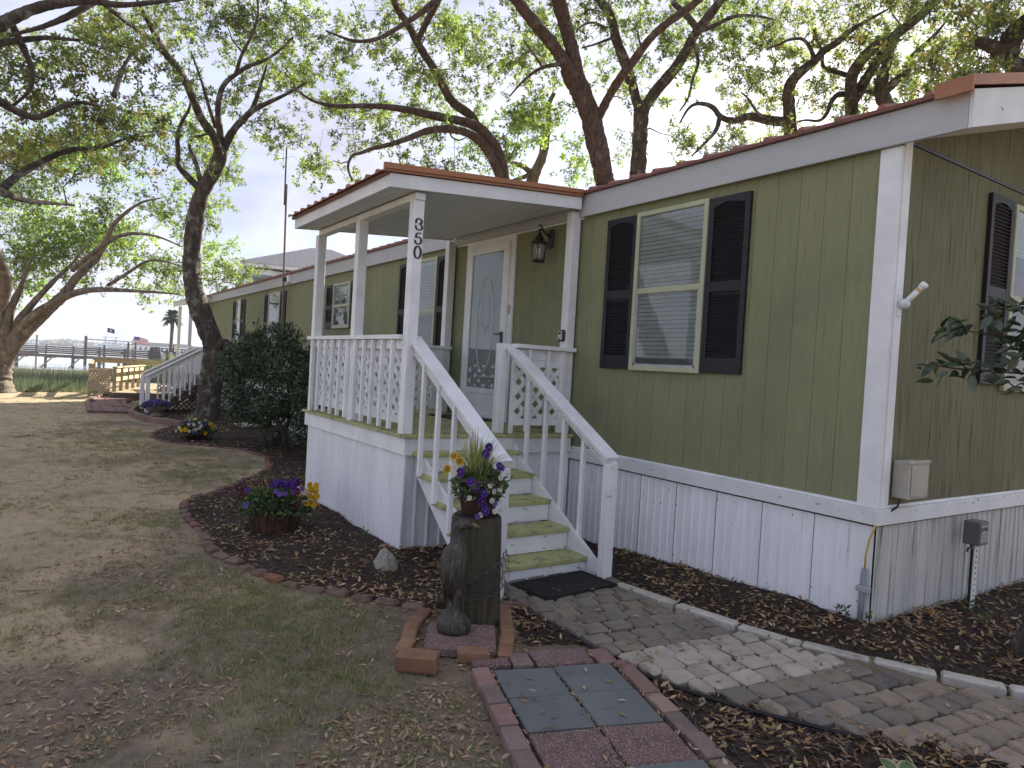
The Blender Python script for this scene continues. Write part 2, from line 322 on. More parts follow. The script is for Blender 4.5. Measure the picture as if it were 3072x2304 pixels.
def tn(sc_, det=8., st=(1, 1, 1), rg=.6):
    mp = N(t, 'ShaderNodeMapping'); mp.inputs['Scale'].default_value = st; L(t, g.outputs['Position'], mp.inputs[0])
    n = N(t, 'ShaderNodeTexNoise', i_Scale=sc_, i_Detail=det, i_Roughness=rg); L(t, mp.outputs[0], n.inputs['Vector']); return n.outputs[0]
def rng_(v, a, b, c=0., d=1.):
    r = N(t, 'ShaderNodeMapRange', i_1=a, i_2=b, i_3=c, i_4=d); L(t, v, r.inputs[0]); return r.outputs[0]
def mixc(f, a, b):
    q = N(t, 'ShaderNodeMix', data_type='RGBA'); L(t, f, q.inputs[0])
    for s_, k_ in ((a, 6), (b, 7)):
        if isinstance(s_, tuple): q.inputs[k_].default_value = (*s_, 1)
        else: L(t, s_, q.inputs[k_])
    return q.outputs[2]
def math_(op, a, b):
    q = N(t, 'ShaderNodeMath', operation=op)
    for i_, s_ in enumerate((a, b)):
        if isinstance(s_, float): q.inputs[i_].default_value = s_
        else: L(t, s_, q.inputs[i_])
    return q.outputs[0]
sand = mixc(rng_(tn(5.), .35, .7), (.57, .455, .29), (.42, .335, .215))
grey = mixc(rng_(tn(9.), .35, .65), (.29, .235, .17), (.185, .15, .112))
# soil is greyer and leafier on the verge beside the beds and near the path than on the worn drive
edge = math_('ADD', rng_(sx.outputs[1], -5.2, -2.4, 0., .55), rng_(sx.outputs[0], -5., -.5, 0., .62))
edge = math_('ADD', edge, rng_(tn(.75, 5.), .3, .7, -.42, .42))
c = mixc(rng_(edge, .32, .72), sand, grey)
c = mixc(rng_(tn(.55, 7., (1, 1.6, 1)), .50, .68, 0., .75), c, grey)
c = mixc(rng_(math_('ADD', tn(1.1, 6.), math_('MULTIPLY', tn(14., 3.), .25)), .70, .80), c, (.20, .195, .10))
c = mixc(rng_(tn(40., 4.), .62, .74), c, (.17, .135, .10))
c = mixc(rng_(tn(120., 2.), .70, .76), c, (.50, .46, .40))
c = mixc(rng_(sx.outputs[2], -.12, -.3), c, (.12, .105, .085))
L(t, c, p.inputs['Base Color']); p.inputs['Roughness'].default_value = .95; p.inputs['Specular IOR Level'].default_value = .15
hb = math_('ADD', tn(7., 9.), math_('MULTIPLY', tn(45., 6.), .5))
b = N(t, 'ShaderNodeBump', i_Strength=1., i_Distance=.085); L(t, hb, b.inputs['Height']); L(t, b.outputs[0], p.inputs['Normal'])
MT['ground'] = m
go = put('ground', npmesh('ground', np.stack([X, Y, height(X, Y)], -1).reshape(-1, 3), F, m, smooth=True)); tag(go, 'sandy drive and leaf-strewn verge in front of the house', kind='structure')
m, t, p = newmat('creek_water')
p.inputs['Base Color'].default_value = (.30, .34, .37, 1); p.inputs['Roughness'].default_value = .14; p.inputs['Specular IOR Level'].default_value = .6
g = N(t, 'ShaderNodeNewGeometry'); n = N(t, 'ShaderNodeTexNoise', i_Scale=.6, i_Detail=6.); L(t, g.outputs['Position'], n.inputs['Vector'])
b = N(t, 'ShaderNodeBump', i_Strength=.35, i_Distance=.2); L(t, n.outputs[0], b.inputs['Height']); L(t, b.outputs[0], p.inputs['Normal'])
wo = B().add([(-3000, -3000, -1.45), (-60, -3000, -1.45), (-60, 2500, -1.45), (-3000, 2500, -1.45)], [(0, 1, 2, 3)]).put('water', m); tag(wo, 'pale calm creek water beyond the marsh', kind='structure')

# ------------------------------------------------------------------ the green mobile home
HD = 4.4; ZB0, ZB1, ZS0, ZT = .826, .935, .957, 3.415
home = thing('mobile_home', 'long sage green mobile home with white trim and white skirting', 'house', (0, 0, 0))
B().box(-24, -.012, .014, HD, .1, 3.44).put('wall', MT['groove'], home)
def boards(lim, mt):
    pass
PB = .2032; gap = .003
mb = B().box(0, PB-gap, 0, .012, 0, ZT-ZS0, 0).mesh('siding_board', MT['siding'])
k = 0; x = -.135-PB; far = B()
while x > -24:
    if x > -10.5: put('siding_board', mb, home, (x, 0, ZS0))
    else: far.box(max(x, -24), x+PB-gap, 0, .012, ZS0, ZT)
    x -= PB
tag(far.put('siding_board_run', MT['siding_far'], home), kind='stuff')
# gable end: lower boards, flashing line, upper boards cut to the roof slope
SL = .29
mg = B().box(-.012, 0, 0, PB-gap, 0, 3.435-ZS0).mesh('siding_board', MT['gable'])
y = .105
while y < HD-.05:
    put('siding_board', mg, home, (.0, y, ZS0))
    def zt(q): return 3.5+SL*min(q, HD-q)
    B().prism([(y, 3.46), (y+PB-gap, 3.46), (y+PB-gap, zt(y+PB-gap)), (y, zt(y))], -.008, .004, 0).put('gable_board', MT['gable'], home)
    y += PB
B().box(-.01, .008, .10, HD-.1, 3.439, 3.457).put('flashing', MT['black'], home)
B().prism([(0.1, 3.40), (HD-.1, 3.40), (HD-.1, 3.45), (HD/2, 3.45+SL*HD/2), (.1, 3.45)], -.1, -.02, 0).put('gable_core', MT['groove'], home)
# trim
B().box(-.135, .012, -.022, .012, ZS0-.02, 3.402, .003).put('corner_trim', MT['white'], home)
B().box(.0, .022, .013, .10, ZS0-.02, 3.45, .003).put('corner_trim', MT['white'], home)
B().box(-24, -.0, -.034, .012, ZB0, ZB1, .003).put('base_band', MT['white_old'], home)
B().box(-24, -.136, -.016, .01, ZB1+.002, ZS0, .002).put('base_band', MT['white'], home)
B().box(.0, .034, -.034, HD, ZB0, ZB1, .003).put('base_band', MT['white_old'], home)
B().box(.0, .016, .102, HD, ZB1+.002, ZS0, .002).put('base_band', MT['white'], home)
x = .425
for xe in (-3.66, -7.9, -12.2, -16.5, -20.6, -24.3):
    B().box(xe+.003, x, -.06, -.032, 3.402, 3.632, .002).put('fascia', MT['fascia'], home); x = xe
B().box(-24.3, .40, -.031, .0, 3.418, 3.44).put('soffit', MT['soffit'], home)
zf = lambda q: 3.402+SL*(min(q, HD-q)+.06)
B().prism([(-.06, zf(-.06)), (HD/2, zf(HD/2)), (HD/2, zf(HD/2)+.235), (-.06, zf(-.06)+.235)], .428, .452, 0).put('gable_fascia', MT['white_old'], home)
B().prism([(HD/2+.003, zf(HD/2)), (HD+.06, zf(HD+.06)), (HD+.06, zf(HD+.06)+.235), (HD/2+.003, zf(HD/2)+.235)], .428, .452, 0).put('gable_fascia', MT['white_old'], home)
B().prism([(.0, 3.43), (HD/2, 3.43+SL*HD/2), (HD, 3.43), (HD, 3.46), (HD/2, 3.46+SL*HD/2), (0, 3.46)], .005, .427, 0).put('soffit', MT['soffit'], home)
# ribbed metal roof, rib every 0.305 m
rf = B(); xs = []
x = .46
while x > -24.4:
    xs += [(x, 0), (x-.235, 0), (x-.255, .03), (x-.285, .03)]; x -= .305
for side in (0, 1):
    ye = -.09 if side == 0 else HD+.09; yr = HD/2
    v0 = [(q, ye, 3.66+h) for q, h in xs]; v1 = [(q, yr, 3.66+SL*(HD/2+.09)+h) for q, h in xs]
    n = len(xs); rf.add(v0+v1, [(i, i+1, n+i+1, n+i) for i in range(n-1)])
    v0 = [(q, ye, 3.645+h*.0) for q, h in xs]; rf.add([(q, ye, 3.66+h) for q, h in xs]+v0, [(i, i+1, n+i+1, n+i) for i in range(n-1)])
rf.put('roof', MT['roof'], home)
B().box(-24.35, .25, -.094, -.064, 3.634, 3.662, .002).put('drip_edge', MT['drip_dark'], home)
B().prism([(-.14, 3.635), (HD/2, 3.635+SL*(HD/2+.1)), (HD/2, 3.72+SL*(HD/2+.1)), (-.14, 3.70)], .453, .475, 0).put('drip_edge', MT['drip'], home)
B().box(.255, .474, -.142, -.118, 3.60, 3.70, .002).put('drip_edge', MT['drip'], home)
B().tube([(.46, HD/2, 3.72+SL*HD/2), (-24.4, HD/2, 3.72+SL*HD/2)], .06, 6).put('ridge_cap', MT['roof'], home)
# skirting panels, each folded from sheet with raised ribs and a lapped seam
def skirt_prof(wd):
    q = [(0, .006), (.012, .006), (.016, 0)]
    for k in range(1, 5):
        a = wd*k/5; q += [(a-.012, 0), (a-.007, .007), (a+.007, .007), (a+.012, 0)]
    return q+[(wd-.012, 0), (wd-.008, .012), (wd-.001, .012)]
def skirt_mesh(mt, zt_=.83):
    pr = skirt_prof(.449); n = len(pr)
    return B().add([(a, -d, 0) for a, d in pr]+[(a, -d, zt_) for a, d in pr], [(i, i+1, n+i+1, n+i) for i in range(n-1)]).mesh('skirt_panel', mt)
ms = skirt_mesh(MT['skirt']); mg = skirt_mesh(MT['skirt_dirty'])
x = -.449
while x > -24.2: put('skirt_panel', ms, home, (x, .0, -.02)); x -= .449
y = 0.
while y < HD: put('skirt_panel', mg, home, (.0, y, -.02), (0, 0, math.pi/2)); y += .449

sc_ = B()
for k in range(34):
    for q in range(random.randint(2, 5)):
        xx = -.449*k-random.choice([.09, .18, .27, .36, .44]); zz = random.choice([.16, .3, .45, .6, .74])+random.uniform(-.03, .03); r_ = random.uniform(.003, .006); sc_.box(xx-r_, xx+r_, -.0095, -.006, zz-r_, zz+r_)
tag(sc_.put('screw_heads', MT['black'], home), kind='stuff')
# --- windows with blinds, shutters with louvres
def shutter(x0, x1, z0, z1, fine, tr=None):
    """louvred shutter with arched upper panel, built on the wall plane y=0"""
    wd = x1-x0; ht = z1-z0; T = MT['shutter']; st = .052
    mid = .49*ht; f = B()
    f.box(0, st, -.03, 0, 0, ht, .003).box(wd-st, wd, -.03, 0, 0, ht, .003)
    f.box(st, wd-st, -.029, 0, 0, .13, .002).box(st, wd-st, -.029, 0, mid-.045, mid+.045, .002)
    ar = [(st, ht-.075)]+[(st+(wd-2*st)*i/10, ht-.085+.035*math.sin(math.pi*i/10)) for i in range(1, 10)]+[(wd-st, ht-.075)]
    f.prism(ar+[(wd-st, ht), (st, ht)], -.029, 0, 1)
    f.box(st*.6, wd-st*.6, -.006, 0.002, .05, ht-.04)
    o = f.put('shutter', T, home, (x0, -.002, z0)) if tr is None else f.put('shutter', T, home, *tr)
    lv = []
    for a, b_ in ((.135, mid-.05), (mid+.05, ht-.055)):
        q = a+.012
        while q < b_-.012: lv.append(q); q += .0285
    if fine:
        lm = B().obox((0, 0, 0), ((wd-2*st)/2-.002, .0125, .003), [(1, 0, 0), (0, .75, .66), (0, -.66, .75)]).mesh('louver', T)
        for q in lv: put('louver', lm, o, (wd/2, -.016, q))
    else:
        lm = B()
        for q in lv: lm.obox((wd/2, -.016, q), ((wd-2*st)/2-.002, .0125, .003), [(1, 0, 0), (0, .75, .66), (0, -.66, .75)])
        tag(lm.put('louver_bank', T, o), kind='stuff')
    return o
def window(x0, x1, z0, z1, zm, fine, blind=(0., 1.), tr=None):
    wd = x1-x0; ht = z1-z0; zm = zm-z0; fw = .045; f = B()
    f.box(0, fw, -.042, 0, 0, ht, .004).box(wd-fw, wd, -.042, 0, 0, ht, .004).box(fw, wd-fw, -.042, 0, 0, fw, .004).box(fw, wd-fw, -.042, 0, ht-fw, ht, .004)
    f.box(fw, wd-fw, -.036, 0, zm-.028, zm+.028, .004)
    loc, rot = ((x0, -.001, z0), (0, 0, 0)) if tr is None else tr
    o = f.put('window', MT['frame'], home, loc, rot)
    B().box(fw*.5, wd-fw*.5, -.004, .001, fw*.5, ht-fw*.5).put('backing', MT['dark'], o)
    B().box(fw-.002, wd-fw+.002, -.030, -.028, zm+.02, ht-fw+.002).put('pane', MT['glass'], o)
    B().box(fw-.002, wd-fw+.002, -.026, -.024, fw-.002, zm-.02).put('pane', MT['glass'], o)
    d = B()
    for a, b_ in ((fw, fw+.022), (wd-fw-.022, wd-fw)): d.box(a, b_, -.031, -.006, fw, zm-.03)
    d.box(fw, wd-fw, -.031, -.006, fw, fw+.022); d.put('sash', MT['galv'], o)
    q = ht-fw-.07
    B().box(fw+.01, wd-fw-.01, -.022, -.006, ht-fw-.05, ht-fw-.005).put('blind_rail', MT['blind'], o)
    sl_ = B(); zb = fw+.07+(1-blind[1])*ht
    ax = [(1, 0, 0), (0, .30, -.954), (0, .954, .30)]
    sm = B().obox((0, 0, 0), (wd/2-fw-.012, .0165, .0012), ax).mesh('slat', MT['blind'])
    while q > zb:
        if fine: put('slat', sm, o, (wd/2, -.0145, q))
        else: sl_.obox((wd/2, -.0145, q), (wd/2-fw-.012, .0165, .0012), ax)
        q -= .0395
    if not fine: tag(sl_.put('slat_bank', MT['blind'], o), kind='stuff')
    c_ = B()
    for a in (.18, .5, .82): c_.box(fw+(wd-2*fw)*a-.002, fw+(wd-2*fw)*a+.002, -.0235, -.0225, zb, ht-fw-.03)
    c_.put('blind_cord', MT['blind'], o)
    return o
window(-2.485, -1.612, 1.80, 3.32, 2.56, True)
shutter(-2.92, -2.492, 1.81, 3.31, True); shutter(-1.605, -1.182, 1.81, 3.31, True)
window(-7.50, -6.62, 1.80, 3.32, 2.53, False, (0, .62)); shutter(-7.93, -7.505, 1.81, 3.31, False); shutter(-6.612, -6.20, 1.81, 3.31, False)
window(-10.99, -10.08, 2.33, 3.21, 2.77, False, (0, .5)); shutter(-11.43, -11.0, 2.34, 3.20, False); shutter(-10.07, -9.64, 2.34, 3.20, False)
window(-15.77, -14.76, 1.80, 3.30, 2.52, False, (0, .05)); shutter(-16.21, -15.78, 1.81, 3.29, False); shutter(-14.75, -14.31, 1.81, 3.29, False)
window(-19.31, -18.8, 2.05, 3.31, 2.68, False); shutter(-19.82, -19.33, 2.06, 3.30, False); shutter(-18.78, -18.33, 2.06, 3.30, False)
Rg = math.pi/2
window(0, .95, 1.80, 3.32, 2.56, False, (0, .35), tr=((.002, 1.735, 1.80), (0, 0, Rg)))
shutter(0, .405, 1.845, 3.335, True, tr=((.005, 1.315, 1.845), (0, 0, Rg)))
# --- storm door in white casing
DX0, DX1, DZ0, DZ1 = -5.665, -4.69, 1.10, 3.315
d = B().box(-5.765, DX0, -.028, .0, 1.06, 3.40, .003).box(DX1, -4.595, -.028, .0, 1.06, 3.40, .003).box(DX0+.001, DX1-.001, -.0275, .0, DZ1, 3.399, .003)
casing = d.put('door_casing', MT['white'], home)
dr = B().box(DX0, -5.57, -.05, 0, DZ0, DZ1, .004).box(-4.82, DX1, -.05, 0, DZ0, DZ1, .004).box(-5.57, -4.82, -.049, 0, 3.215, DZ1, .004)
dr.box(-5.57, -4.82, -.049, 0, 1.40, 1.475, .004).box(-5.57, -4.82, -.049, 0, DZ0, 1.16, .004).box(-5.57, -4.82, -.040, 0, 1.16, 1.40)
door = dr.put('door', MT['white'], home)
B().box(-5.575, -4.815, -.036, -.033, 1.47, 3.22).put('glass', MT['doorglass'], door)
B().box(-5.57, -4.82, -.012, -.004, 1.476, 3.214).put('inner_door', mat('inner_door', (.55, .56, .55), (.48, .49, .48), rough=.5, scale=3), door)
def ring(cx, cz, rx, rz, r=.006, a0=0, a1=2*math.pi, n=40):
    b = B(); b.tube([(cx+rx*math.cos(a0+(a1-a0)*i/n), -.038, cz+rz*math.sin(a0+(a1-a0)*i/n)) for i in range(n+1)], r, 5); return b
ring(-5.195, 2.30, .20, .62).put('etched_oval', MT['etch'], door)
ring(-5.195, 2.42, .10, .22, .004).put('etched_oval', MT['etch'], door)
for sg in (-1, 1):
    ring(-5.195+sg*.10, 2.15, .10, .17, .004, 0, math.pi).put('etched_scroll', MT['etch'], door)
B().box(-4.775, -4.735, -.075, -.05, 2.05, 2.20, .006).bar((-4.77, -.085, 2.17), (-4.87, -.09, 2.165), .018, .02).put('handle', MT['black'], door)
B().tube([(-4.86, -.07, 1.62), (-5.25, -.055, 1.62)], .011, 8).box(-4.84, -4.79, -.08, -.05, 1.585, 1.64).put('door_closer', MT['galv'], door)
B().box(-4.665, -4.64, -.045, -.028, 2.42, 2.53, .003).put('door_bell', MT['beige'], home)
B().box(DX0-.04, DX1+.04, -.09, -.03, 1.088, 1.112).put('threshold', MT['galv'], home)
# ------------------------------------------------------------------ covered front porch with steps
porch = thing('front_porch', 'white covered front porch with steps, lattice railing and number post', 'porch', (0, 0, 0))
PX0, PX1, PY0, DZ = -6.22, -3.29, -1.99, 1.085
Wp, Go = MT['white'], MT['green_paint']
mdb = B().box(0, PX1+.035-(PX0-.04), 0, .137, -.028, 0, .004).mesh('deck_board', Go)
for k in range(14): put('deck_board', mdb, porch, (PX0-.04, PY0-.03+k*.142, DZ))
B().box(PX0, PX1, PY0, PY0+.035, .895, DZ-.03, .003).put('rim_board', Wp, porch)
B().box(PX1-.035, PX1-.001, PY0+.036, -.04, .895, DZ-.03, .003).put('rim_board', MT['white_old'], porch)
B().box(PX0, PX0+.035, PY0+.036, -.04, .895, DZ-.03, .003).put('rim_board', Wp, porch)
msk = B().box(0, .0985, 0, .012, 0, .91, .003).mesh('skirt_board', MT['skirt'])
x = PX1-.03-.1
while x > PX0: put('skirt_board', msk, porch, (x, PY0+.02, -.02)); x -= .1005
B().box(PX1-.035, PX1-.012, PY0+.012, PY0+.032, -.02, .894, .002).put('corner_strip', MT['skirt'], porch)
msr = B().add([(0, 0, -.02), (0, .105, -.02), (.012, .118, -.02), (.012, .136, -.02), (0, 0, .9), (0, .105, .9), (.012, .118, .9), (.012, .136, .9)], [(0, 1, 5, 4), (1, 2, 6, 5), (2, 3, 7, 6)]).mesh('side_panel', MT['skirt'])
y = PY0+.04
while y < -.1: put('side_panel', msr, porch, (PX1-.05, y, 0)); y += .137
# posts
def post(x0, x1, y0, y1, z0, z1, nm='post', m=Wp): return B().box(x0, x1, y0, y1, z0, z1, .005).put(nm, m, porch)
RZ = 2.005
for xx in (-6.13, -4.79, -3.452): post(xx, xx+.105, -1.992, -1.888, DZ, 3.255)
post(-3.47, -3.36, -.135, -.025, DZ, 3.46); post(-6.2, -6.09, -.135, -.025, DZ, 3.46)
# 350 on the end face of the near post: built as raised numerals
def numeral(ch, yc, zc, s):
    """serif numerals drawn as stroked tubes flattened on the post face"""
    b = B(); P = {
     '3': [[(-.42, .62), (-.36, .86), (-.05, 1.0), (.30, .88), (.36, .68), (.22, .54), (-.02, .51)], [(-.02, .51), (.28, .46), (.44, .26), (.36, .06), (.02, -.04), (-.32, .04), (-.44, .26)]],
     '5': [[(.40, .96), (-.26, .96), (-.34, .52)], [(-.34, .52), (-.05, .63), (.28, .54), (.43, .30), (.32, .06), (.0, -.04), (-.32, .04), (-.42, .22)]],
     '0': [[(.42*math.cos(a), .48+.52*math.sin(a)) for a in np.linspace(0, 2*math.pi, 25)]]}
    for st in P[ch]:
        q = np.array(st)
        if ch != '0':          # smooth the stroke
            for _ in range(2): q = np.vstack([q[:1], np.stack([.75*q[:-1]+.25*q[1:], .25*q[:-1]+.75*q[1:]], 1).reshape(-1, 2), q[-1:]])
        wd = [.048+(.062*abs(math.sin(math.atan2(*(q[min(i+1, len(q)-1)]-q[max(i-1, 0)])[::-1]))) ) for i in range(len(q))]
        b.tube([(-3.343, yc+a*s*.72, zc+(z_-.5)*s) for a, z_ in q], [w_*s for w_ in wd], 6, squash=1.)
        if ch in '35' and st is P[ch][-1]:
            e = q[-1]; b.tube([(-3.343, yc+e[0]*s*.72, zc+(e[1]-.5)*s), (-3.343, yc+(e[0]+.03)*s*.72, zc+(e[1]-.42)*s)], .10*s, 6)
        if ch == '3' and st is P[ch][0]:
            e = q[0]; b.tube([(-3.343, yc+e[0]*s*.72, zc+(e[1]-.5)*s), (-3.343, yc+(e[0]+.03)*s*.72, zc+(e[1]-.58)*s)], .095*s, 6)
    v = [(-3.347+(p_[0]+3.343)*.35+.0035, p_[1], p_[2]) for p_ in b.v]; b.v = v
    return b.put('numeral', MT['black'], porch, smooth=True)
numeral('3', -1.938, 3.025, .105); numeral('5', -1.938, 2.895, .105); numeral('0', -1.938, 2.768, .105)
# roof: beaded soffit boards, header, fascias, ribbed metal
zs = lambda y: 3.30+(y+2.25)*(.185/2.13)
y = -2.24; a_s = math.atan(.185/2.13)
mso = B().box(0, 2.72, 0, .1435, 0, .012, .0055).mesh('soffit_board', MT['soffit'])
while y < -.16: put('soffit_board', mso, porch, (-6.04, y, zs(y)), (a_s, 0, 0)); y += .149
B().box(-6.03, -3.33, -1.99, -1.89, 3.245, 3.306, .003).put('header', Wp, porch)
B().box(-6.06, -3.325, -.03, -.002, 3.385, 3.475, .003).put('ledger', Wp, porch)
B().box(-6.06, -3.302, -2.275, -2.252, 3.292, 3.412, .003).put('fascia', Wp, porch)
for x0, x1 in ((-3.30, -3.277), (-6.085, -6.062)):
    B().prism([(-2.275, 3.292), (-.10, 3.472), (-.10, 3.596), (-2.275, 3.412)], x0, x1, 0).put('fascia', Wp, porch)
rf = B(); pr = []; x = -3.235
while x > -6.12: pr += [(x, 0), (x-.17, 0), (x-.19, .028), (x-.225, .028)]; x -= .245
n = len(pr); rf.add([(a, -2.34, 3.435+h) for a, h in pr]+[(a, -.065, 3.632+h) for a, h in pr], [(i, i+1, n+i+1, n+i) for i in range(n-1)])
rf.add([(a, -2.34, 3.435+h) for a, h in pr]+[(a, -2.34, 3.425) for a, h in pr], [(i, i+1, n+i+1, n+i) for i in range(n-1)])
rf.put('roof', MT['roof'], porch)
B().prism([(-2.345, 3.415), (-.10, 3.60), (-.10, 3.675), (-2.345, 3.49)], -3.274, -3.25, 0).put('drip_edge', MT['drip'], porch)
B().box(-6.12, -3.276, -2.305, -2.277, 3.402, 3.436, .002).put('drip_edge', MT['drip_dark'], porch)
# railings
def lattice(parent, o, du, w_, z0, z1, nrm):
    """diagonal lattice of separate strips in the vertical plane through o along du, clipped to its frame"""
    o = np.array(o, float); du = np.array(du, float); nn = np.array(nrm, float); h = z1-z0
    f = B()
    P3 = lambda a, c_, d=0.: o+du*a+np.array([0, 0, c_])+nn*d
    f.bar(P3(0, .035), P3(w_, .035), .022, .07, (0, 0, 1)); B().bar(P3(0, h-.035), P3(w_, h-.035), .022, .07, (0, 0, 1)).put('lattice_frame', Wp, parent)
    fr = f.put('lattice_frame', Wp, parent)
    sp = .15
    for s_, dd in ((1, .006), (-1, -.006)):
        c_ = -h if s_ > 0 else 0.
        c_ = (math.floor(c_/sp))*sp
        while c_ < w_+h:
            pts = []
            # line a - s*z = c
            for zz in (.02, h-.02):
                a = c_+s_*zz; pts.append((a, zz))
            (a0, q0), (a1, q1) = pts
            if a0 > a1: (a0, q0), (a1, q1) = (a1, q1), (a0, q0)
            lo_, hi_ = max(a0, .01), min(a1, w_-.01)
            if hi_-lo_ > .03:
                f_ = lambda a: q0+(q1-q0)*(a-a0)/(a1-a0)
                B().bar(P3(lo_, f_(lo_), dd), P3(hi_, f_(hi_), dd), .011, .046, np.cross(du, [0, 0, 1])*0+np.array([0, 0, 1])).put('lattice_strip', Wp, fr)
            c_ += sp
    return fr
mbal = B().box(-.02, .02, -.019, .019, 0, .845, .003).mesh('baluster', Wp)
x = -5.96
while x < -3.5: put('baluster', mbal, porch, (x, -2.012, 1.112)); x += .2345
B().box(-6.15, -3.453, -2.035, -1.885, 1.962, RZ, .004).put('rail_cap', Wp, porch)
B().box(-6.02, -3.455, -1.99, -1.955, 1.87, 1.96, .003).put('rail', Wp, porch)
lattice(porch, (-6.02, -1.93, 1.17), (1, 0, 0), 1.225, 0, .70, (0, 1, 0)); lattice(porch, (-4.68, -1.93, 1.17), (1, 0, 0), 1.225, 0, .70, (0, 1, 0))
B().box(-6.17, -6.03, -1.886, -.03, 1.962, RZ-.002, .004).put('rail_cap', Wp, porch)
B().box(-6.11, -6.075, -1.885, -.14, 1.84, 1.96, .003).put('rail', Wp, porch)
lattice(porch, (-6.085, -1.88, 1.17), (0, 1, 0), 1.74, 0, .68, (1, 0, 0))
for yy in (-1.7, -1.45, -1.2, -.95, -.7, -.45): put('baluster', mbal, porch, (-6.135, yy, 1.112))
B().box(-6.11, -6.06, -.30, -.137, DZ+.05, 1.84, .003).put('rail_stile', Wp, porch)
B().box(-3.43, -3.30, -.79, -.03, 1.962, RZ-.001, .004).put('rail_cap', Wp, porch)
B().box(-3.40, -3.365, -.77, -.14, 1.85, 1.96, .003).put('rail', Wp, porch)
lattice(porch, (-3.385, -.775, 1.17), (0, 1, 0), .63, 0, .68, (1, 0, 0))
for yy in (-.615, -.37): put('baluster', mbal, porch, (-3.335, yy, 1.112))
post(-3.375, -3.335, -.20, -.138, 1.09, 1.96, 'rail_stile')
post(-3.50, -3.41, -.925, -.832, DZ, 2.0, 'newel')
# stairs: nose x and top z of each tread, counted from the ground
TR = [(-2.035, .168), (-2.30, .362), (-2.60, .556), (-2.89, .752), (-3.165, .935)]
Y0, Y1 = -1.90, -.775
mtr = B().box(-.285, 0, Y0, Y1, -.042, 0, .006).mesh('tread', Go)
for i, (nx, nz) in enumerate(TR):
    put('tread', mtr, porch, (nx, 0, nz))
    zb = TR[i-1][1] if i else .0
    B().box(nx-.045, nx-.022, Y0+.05, Y1-.03, zb+.001, nz-.043, .002).put('riser', MT['white_old'], porch)
B().box(PX1-.0, PX1+.02, Y0+.05, Y1-.03, .937, DZ-.03).put('riser', MT['white_old'], porch)
for yy in (-1.858, -.80):
    B().prism([(-3.27, .70), (-3.27, 1.0), (-3.18, .89), (-1.88, .125), (-1.88, .0), (-2.10, .0), (-2.32, .0)], yy, yy+.036, 1).put('stringer', MT['white_old'], porch)
def stair_rail(yc, out_):
    A = np.array([-3.44, yc, 1.985]); E_ = np.array([-1.79, yc, 1.045])
    B().bar(A, E_, .14, .036, (0, 0, 1), .004).put('handrail', Wp, porch)
    off = np.array([0, out_*.02, -.075]); B().bar(A+off+(.03, 0, 0), E_+off, .036, .095, (0, 0, 1), .003).put('rail', MT['white_old'], porch)
    B().box(-1.86, -1.768, yc-.046, yc+.046, -.03, 1.005, .005).put('newel', MT['white_old'], porch)
    for xb, zb in ((-3.40, .90), (-3.10, .735), (-2.80, .545), (-2.51, .355), (-2.22, .165)):
        zt_ = 1.985+(xb+3.44)*(1.045-1.985)/1.65-.05
        B().box(xb-.021, xb+.021, yc+out_*.04-.019, yc+out_*.04+.019, zb-.0, zt_, .003).put('baluster', Wp, porch)
stair_rail(-1.88, -1); stair_rail(-.80, 1)
scw = B()
for _ in range(26):
    q = random.random(); xx = -3.44+1.65*q; zz = 1.985-.94*q; r_ = .0045
    for yc in (-1.921, -.799): scw.box(xx-r_, xx+r_, yc-.0185 if yc < -1 else yc-.0, (yc-.0165) if yc < -1 else yc+.0, zz-.10-r_, zz-.10+r_)
for xx in np.arange(-6.0, -3.4, .2345):
    for zz in (1.93, 1.16): scw.box(xx-.003, xx+.046-.04, -2.0335, -2.0305, zz-.004, zz+.004)
for nx, nz in TR:
    for yy in (-1.7, -1.3, -.95): scw.box(nx-.09, nx-.08, yy, yy+.01, nz-.001, nz+.0012); scw.box(nx-.22, nx-.21, yy, yy+.01, nz-.001, nz+.0012)
tag(scw.put('screw_heads', MT['dark'], porch), kind='stuff')
# ------------------------------------------------------------------ small things on and by the porch
lan = thing('wall_lantern', 'black coach lantern on the green wall beside the storm door', 'lantern', (-3.90, 0, 3.12)); lan.scale = (.92, .92, .92)
B().box(-.055, .055, -.03, -.0, .02, .25, .012).put('backplate', MT['black'], lan)
B().tube([(0, -.03, .16), (0, -.10, .19), (0, -.155, .235), (0, -.19, .225), (0, -.19, .19)], .012, 8).tube([(0, -.155, .235), (0, -.165, .275), (0, -.195, .285), (0, -.21, .265)], .009, 8).put('arm', MT['black'], lan, smooth=True)
B().lathe([(.006, .21), (.02, .20), (.028, .17), (.05, .15), (.055, .12), (.085, .095), (.105, .085), (.105, .072), (.02, .07)], 16, (0, -.19, -.02)).put('cap', MT['black'], lan, smooth=True)
B().lathe([(.086, .06), (.088, -.0), (.078, -.06), (.062, -.125)], 16, (0, -.19, -.02), False).put('glass', MT['lampglass'], lan, smooth=True)
for k in range(6):
    a = k*math.pi/3+.3; ca, sa = math.cos(a), math.sin(a)
    B().tube([(r*ca, -.19+r*sa, z-.02) for r, z in ((.092, .072), (.095, .0), (.084, -.06), (.068, -.13))], .006, 5).put('rib', MT['black'], lan)
B().lathe([(.03, -.125), (.078, -.128), (.078, -.15), (.03, -.155)], 16, (0, -.19, -.02)).put('base', MT['black'], lan, smooth=True)
B().lathe([(.004, .03), (.022, .015), (.028, -.02), (.018, -.06), (.014, -.10)], 12, (0, -.19, -.02)).put('bulb', mat('bulb', (.75, .73, .66), rough=.3), lan, smooth=True)
lb = thing('key_lock_box', 'grey and black key lock box on the porch wall post', 'lock box', (-3.415, -.137, 2.07))
